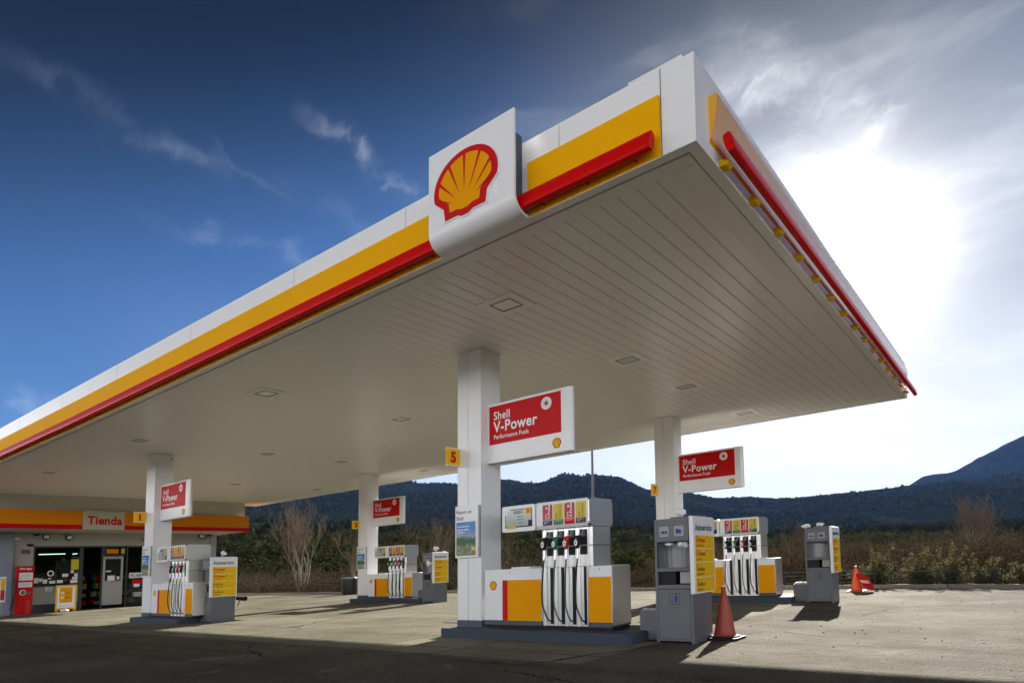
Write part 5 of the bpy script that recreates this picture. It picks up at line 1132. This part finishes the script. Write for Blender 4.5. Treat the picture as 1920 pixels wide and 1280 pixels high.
# thicket of bare shrubs behind the kerb: nobody could count them
def thicket():
    parts = []; segs = []; leaves = []
    for k in range(1150):
        az = RNG.uniform(82, 158); ca, sa = math.cos(math.radians(az)), math.sin(math.radians(az))
        rk = (15.4 - CAM.y) / max(0.25, sa); rr = rk + RNG.uniform(0.6, 16) if az > 97 else rk + RNG.uniform(3.5, 16)
        x, y = CAM.x + rr * ca, CAM.y + rr * sa
        if y < 15.6 or (x < -50 and y < 20): continue
        z = float(terrain(x, y)); h = RNG.uniform(1.0, 1.9) * (1.15 if az < 112 else 1.0) * (0.62 if y < 17.2 else 1.0)
        if 116 < az < 121.5: h *= 0.6
        m = 17
        for i in range(m):
            a = RNG.uniform(0, 2 * math.pi); tilt = RNG.uniform(0.05, 0.75); p = np.array([x + RNG.normal() * 0.16, y + RNG.normal() * 0.16, z - 0.05]); d = np.array([math.cos(a) * tilt, math.sin(a) * tilt, 1.0]); d /= np.linalg.norm(d); L = h * RNG.uniform(0.6, 1.1) / 3; r = 0.009
            for s_ in range(3):
                d = d + RNG.normal(size=3) * 0.14; d /= np.linalg.norm(d); q = p + d * L; segs.append((*p, *q, r, r * 0.7)); r *= 0.7
                if s_ > 0:
                    d2 = d + RNG.normal(size=3) * 0.5; d2 /= np.linalg.norm(d2); q2 = q + d2 * L * 0.7; segs.append((*q, *q2, 0.005, 0.003))
                p = q
        nl = 130; c = np.stack([x + RNG.normal(size=nl) * 0.38, y + RNG.normal(size=nl) * 0.38, z + RNG.uniform(0, h * 0.92, nl)], 1); leaves.append(c)
    v, f = tubes_np(np.array(segs), 3); parts.append((v, f, 0)); lc = np.concatenate(leaves); v, f = leaf_quads(lc, np.full(len(lc), 0.055)); parts.append((v, f, 1))
    V, F, MI = join(parts); o = np_mesh('thicket', V, F, [TWIG, LEAF_BROWN], True, MI); tag(o, kind='stuff')
thicket()
# dry grass along the kerb
def grass():
    n = 15000; az = RNG.uniform(80, 158, n); sa = np.sin(np.radians(az)); 
    x = RNG.uniform(-48, 12, n); y = 14.25 + np.abs(RNG.normal(size=n)) * 0.8; y = np.where(x > 5.0, y - (x - 5.0) * 0.62 + 0.35, y)
    z = terrain(x, y); site = GX * x + GY * y; z = np.maximum(z, site - 0.1); keep = fbm(x * 0.8, y * 0.8, 3, 5) > 0.40; x, y, z = x[keep], y[keep], z[keep]; n = len(x)
    h = RNG.uniform(0.08, 0.30, n) ; a = RNG.uniform(0, 2 * math.pi, n); w = 0.006; lean = RNG.uniform(0, 0.5, n) * h; b = RNG.uniform(0, 2 * math.pi, n)
    base = np.stack([x, y, z], 1); dx = np.stack([np.cos(a) * w, np.sin(a) * w, 0 * a], 1); top = base + np.stack([np.cos(b) * lean, np.sin(b) * lean, h], 1); mid = base + np.stack([np.cos(b) * lean * 0.35, np.sin(b) * lean * 0.35, h * 0.55], 1)
    V = np.stack([base - dx, base + dx, mid + dx * 0.8, top], 1).reshape(-1, 3); F = np.arange(n * 4).reshape(n, 4)
    tag(np_mesh('verge_grass', V, F, [LEAF_DRY], False), kind='stuff')
grass()
def shrub(x, y, r, h, label, leaf=LEAF_SUN, n=5200, spikes=7, group='sunlit shrubs behind the railing', size=0.028):
    z = float(terrain(x, y)); e = tag(empty('shrub', (x, y, z), shear=False), label, 'shrub', group)
    segs = []; C = []
    for i in range(34 + spikes):
        a = RNG.uniform(0, 2 * math.pi); out = RNG.uniform(0.15, 1.0) if i >= spikes else RNG.uniform(0.2, 0.8); H = h * RNG.uniform(0.45, 0.95) * (1.05 - 0.45 * out ** 2) if i >= spikes else h * RNG.uniform(1.0, 1.45)
        p = np.array([0.0, 0.0, 0.0]); pts = [p]
        for t in (0.25, 0.5, 0.75, 1.0): pts.append(np.array([math.cos(a) * r * out * t ** 1.3, math.sin(a) * r * out * t ** 1.3, H * t]) + RNG.normal(size=3) * 0.03)
        for j in range(4): segs.append((*pts[j], *pts[j + 1], 0.008 * (1 - j * 0.2), 0.008 * (0.8 - j * 0.2)))
        m = n // (34 + spikes); t = RNG.uniform(0.25 if i >= spikes else 0.5, 1.0, m) * 3.999; j = t.astype(int); fr = (t - j)[:, None]; P = np.array(pts); c = P[j] * (1 - fr) + P[np.minimum(j + 1, 4)] * fr; C.append(c + RNG.normal(size=(m, 3)) * (0.085 if i >= spikes else 0.03))
    v, f = tubes_np(np.array(segs), 3); o = np_mesh('stems', v, f, [TWIG]); o.parent = e
    C = np.concatenate(C); C[:, 2] = np.maximum(C[:, 2], 0.01); v, f = leaf_quads(C, np.full(len(C), size)); o = np_mesh('foliage', v, f, [leaf], False); o.parent = e
for x, y, r, h, lb in ((3.55, 14.75, 0.75, 0.95, 'feathery pale shrub behind the railing, just right of the orange cone'), (4.7, 14.55, 0.7, 0.80, 'rounded pale shrub in the middle of the wire railing'), (5.45, 14.35, 0.75, 0.95, 'pale shrub with one tall spike behind the wire railing'), (6.35, 14.1, 0.65, 0.66, 'low pale shrub at the right end of the wire railing'), (7.25, 13.6, 0.6, 0.62, 'small pale shrub right of the railing end'), (8.15, 12.9, 0.65, 0.95, 'taller pale shrub at the right edge of the picture'), (2.7, 15.2, 0.6, 0.5, 'low pale shrub behind the orange cone and four-bar railing')):
    shrub(x, y, r, h, lb)
# evergreen scrub on the slope behind, and the far wood
def scrub():
    C, S_ = [], []
    for k in range(2300):
        az = RNG.uniform(84, 158); r = 30 * (260 / 30) ** RNG.uniform(0, 1); x, y = polar(az, r)
        if y < 26: continue
        if fbm(np.array([x / 28.0]), np.array([y / 28.0]), 3, 6)[0] < 0.36: continue
        z = float(terrain(x, y)); R_ = RNG.uniform(0.8, 2.0) * (1 + r / 240); n = int(220 if r < 90 else 110)
        d = RNG.normal(size=(n, 3)); d /= np.linalg.norm(d, axis=1)[:, None]; d *= RNG.uniform(0.55, 1.0, n)[:, None] ** 0.6; d[:, 2] = np.abs(d[:, 2]) * 0.85
        lump = 1 + 0.28 * np.sin(d[:, :1] * 5 + k) * np.cos(d[:, 1:2] * 4 + k * 2)
        c = d * lump * R_ + np.array([x, y, z]); C.append(c); S_.append(np.full(n, 0.10 * R_ * (1.0 if r < 90 else 1.35)))
    c = np.concatenate(C); v, f = leaf_quads(c, np.concatenate(S_)); tag(np_mesh('evergreen_scrub', v, f, [LEAF_DARK], False), kind='stuff')
scrub()
WOOD = leafmat('far_wood_foliage', (0.014, 0.020, 0.011), (0.042, 0.044, 0.024), 0.2)
def wood():
    ico = bmesh.new(); bmesh.ops.create_icosphere(ico, subdivisions=1, radius=1.0); iv = np.array([v.co[:] for v in ico.verts]); ico.verts.index_update(); fi = np.array([[v.index for v in f.verts] for f in ico.faces]); ico.free()
    n = 42000; az = RNG.uniform(84, 160, n); r = 220 * (1720 / 220) ** (RNG.uniform(0, 1, n) ** 0.8); x = CAM.x + r * np.cos(np.radians(az)); y = CAM.y + r * np.sin(np.radians(az))
    keep = fbm(x / 110, y / 110, 4, 17) > 0.385; x, y, r = x[keep], y[keep], r[keep]; z = terrain(x, y); n = len(x)
    s = RNG.uniform(1.1, 2.6, n) * (1 + r / 4000); V = iv[None] * (1 + RNG.uniform(-0.32, 0.32, (n, len(iv), 1))); V = V * np.stack([s, s, s * RNG.uniform(0.7, 1.3, n)], 1)[:, None, :]; V = V + np.stack([x, y, z + s * 0.35], 1)[:, None, :]
    F = fi[None] + (np.arange(n) * len(iv))[:, None, None]
    tag(np_mesh('far_wood', V.reshape(-1, 3), F.reshape(-1, 3), [WOOD], False), kind='stuff')
wood()

# ------------------------------------------------------------------ the air
mb = MB(); mb.box(-5400, 5400, -5400, 5400, -60, 720)
hz = mb.build('haze', [], None, (0, 0, 0), shear=False); tag(hz, kind='stuff')
hm = bpy.data.materials.new('air'); hm.use_nodes = True; ht = hm.node_tree; ht.nodes.clear()
ho = ht.nodes.new('ShaderNodeOutputMaterial'); hv = ht.nodes.new('ShaderNodeVolumePrincipled'); hv.inputs['Color'].default_value = (0.18, 0.40, 1.0, 1); hv.inputs['Density'].default_value = 0.000045; hv.inputs['Anisotropy'].default_value = 0.0
ht.links.new(hv.outputs[0], ho.inputs['Volume']); hz.data.materials.append(hm)
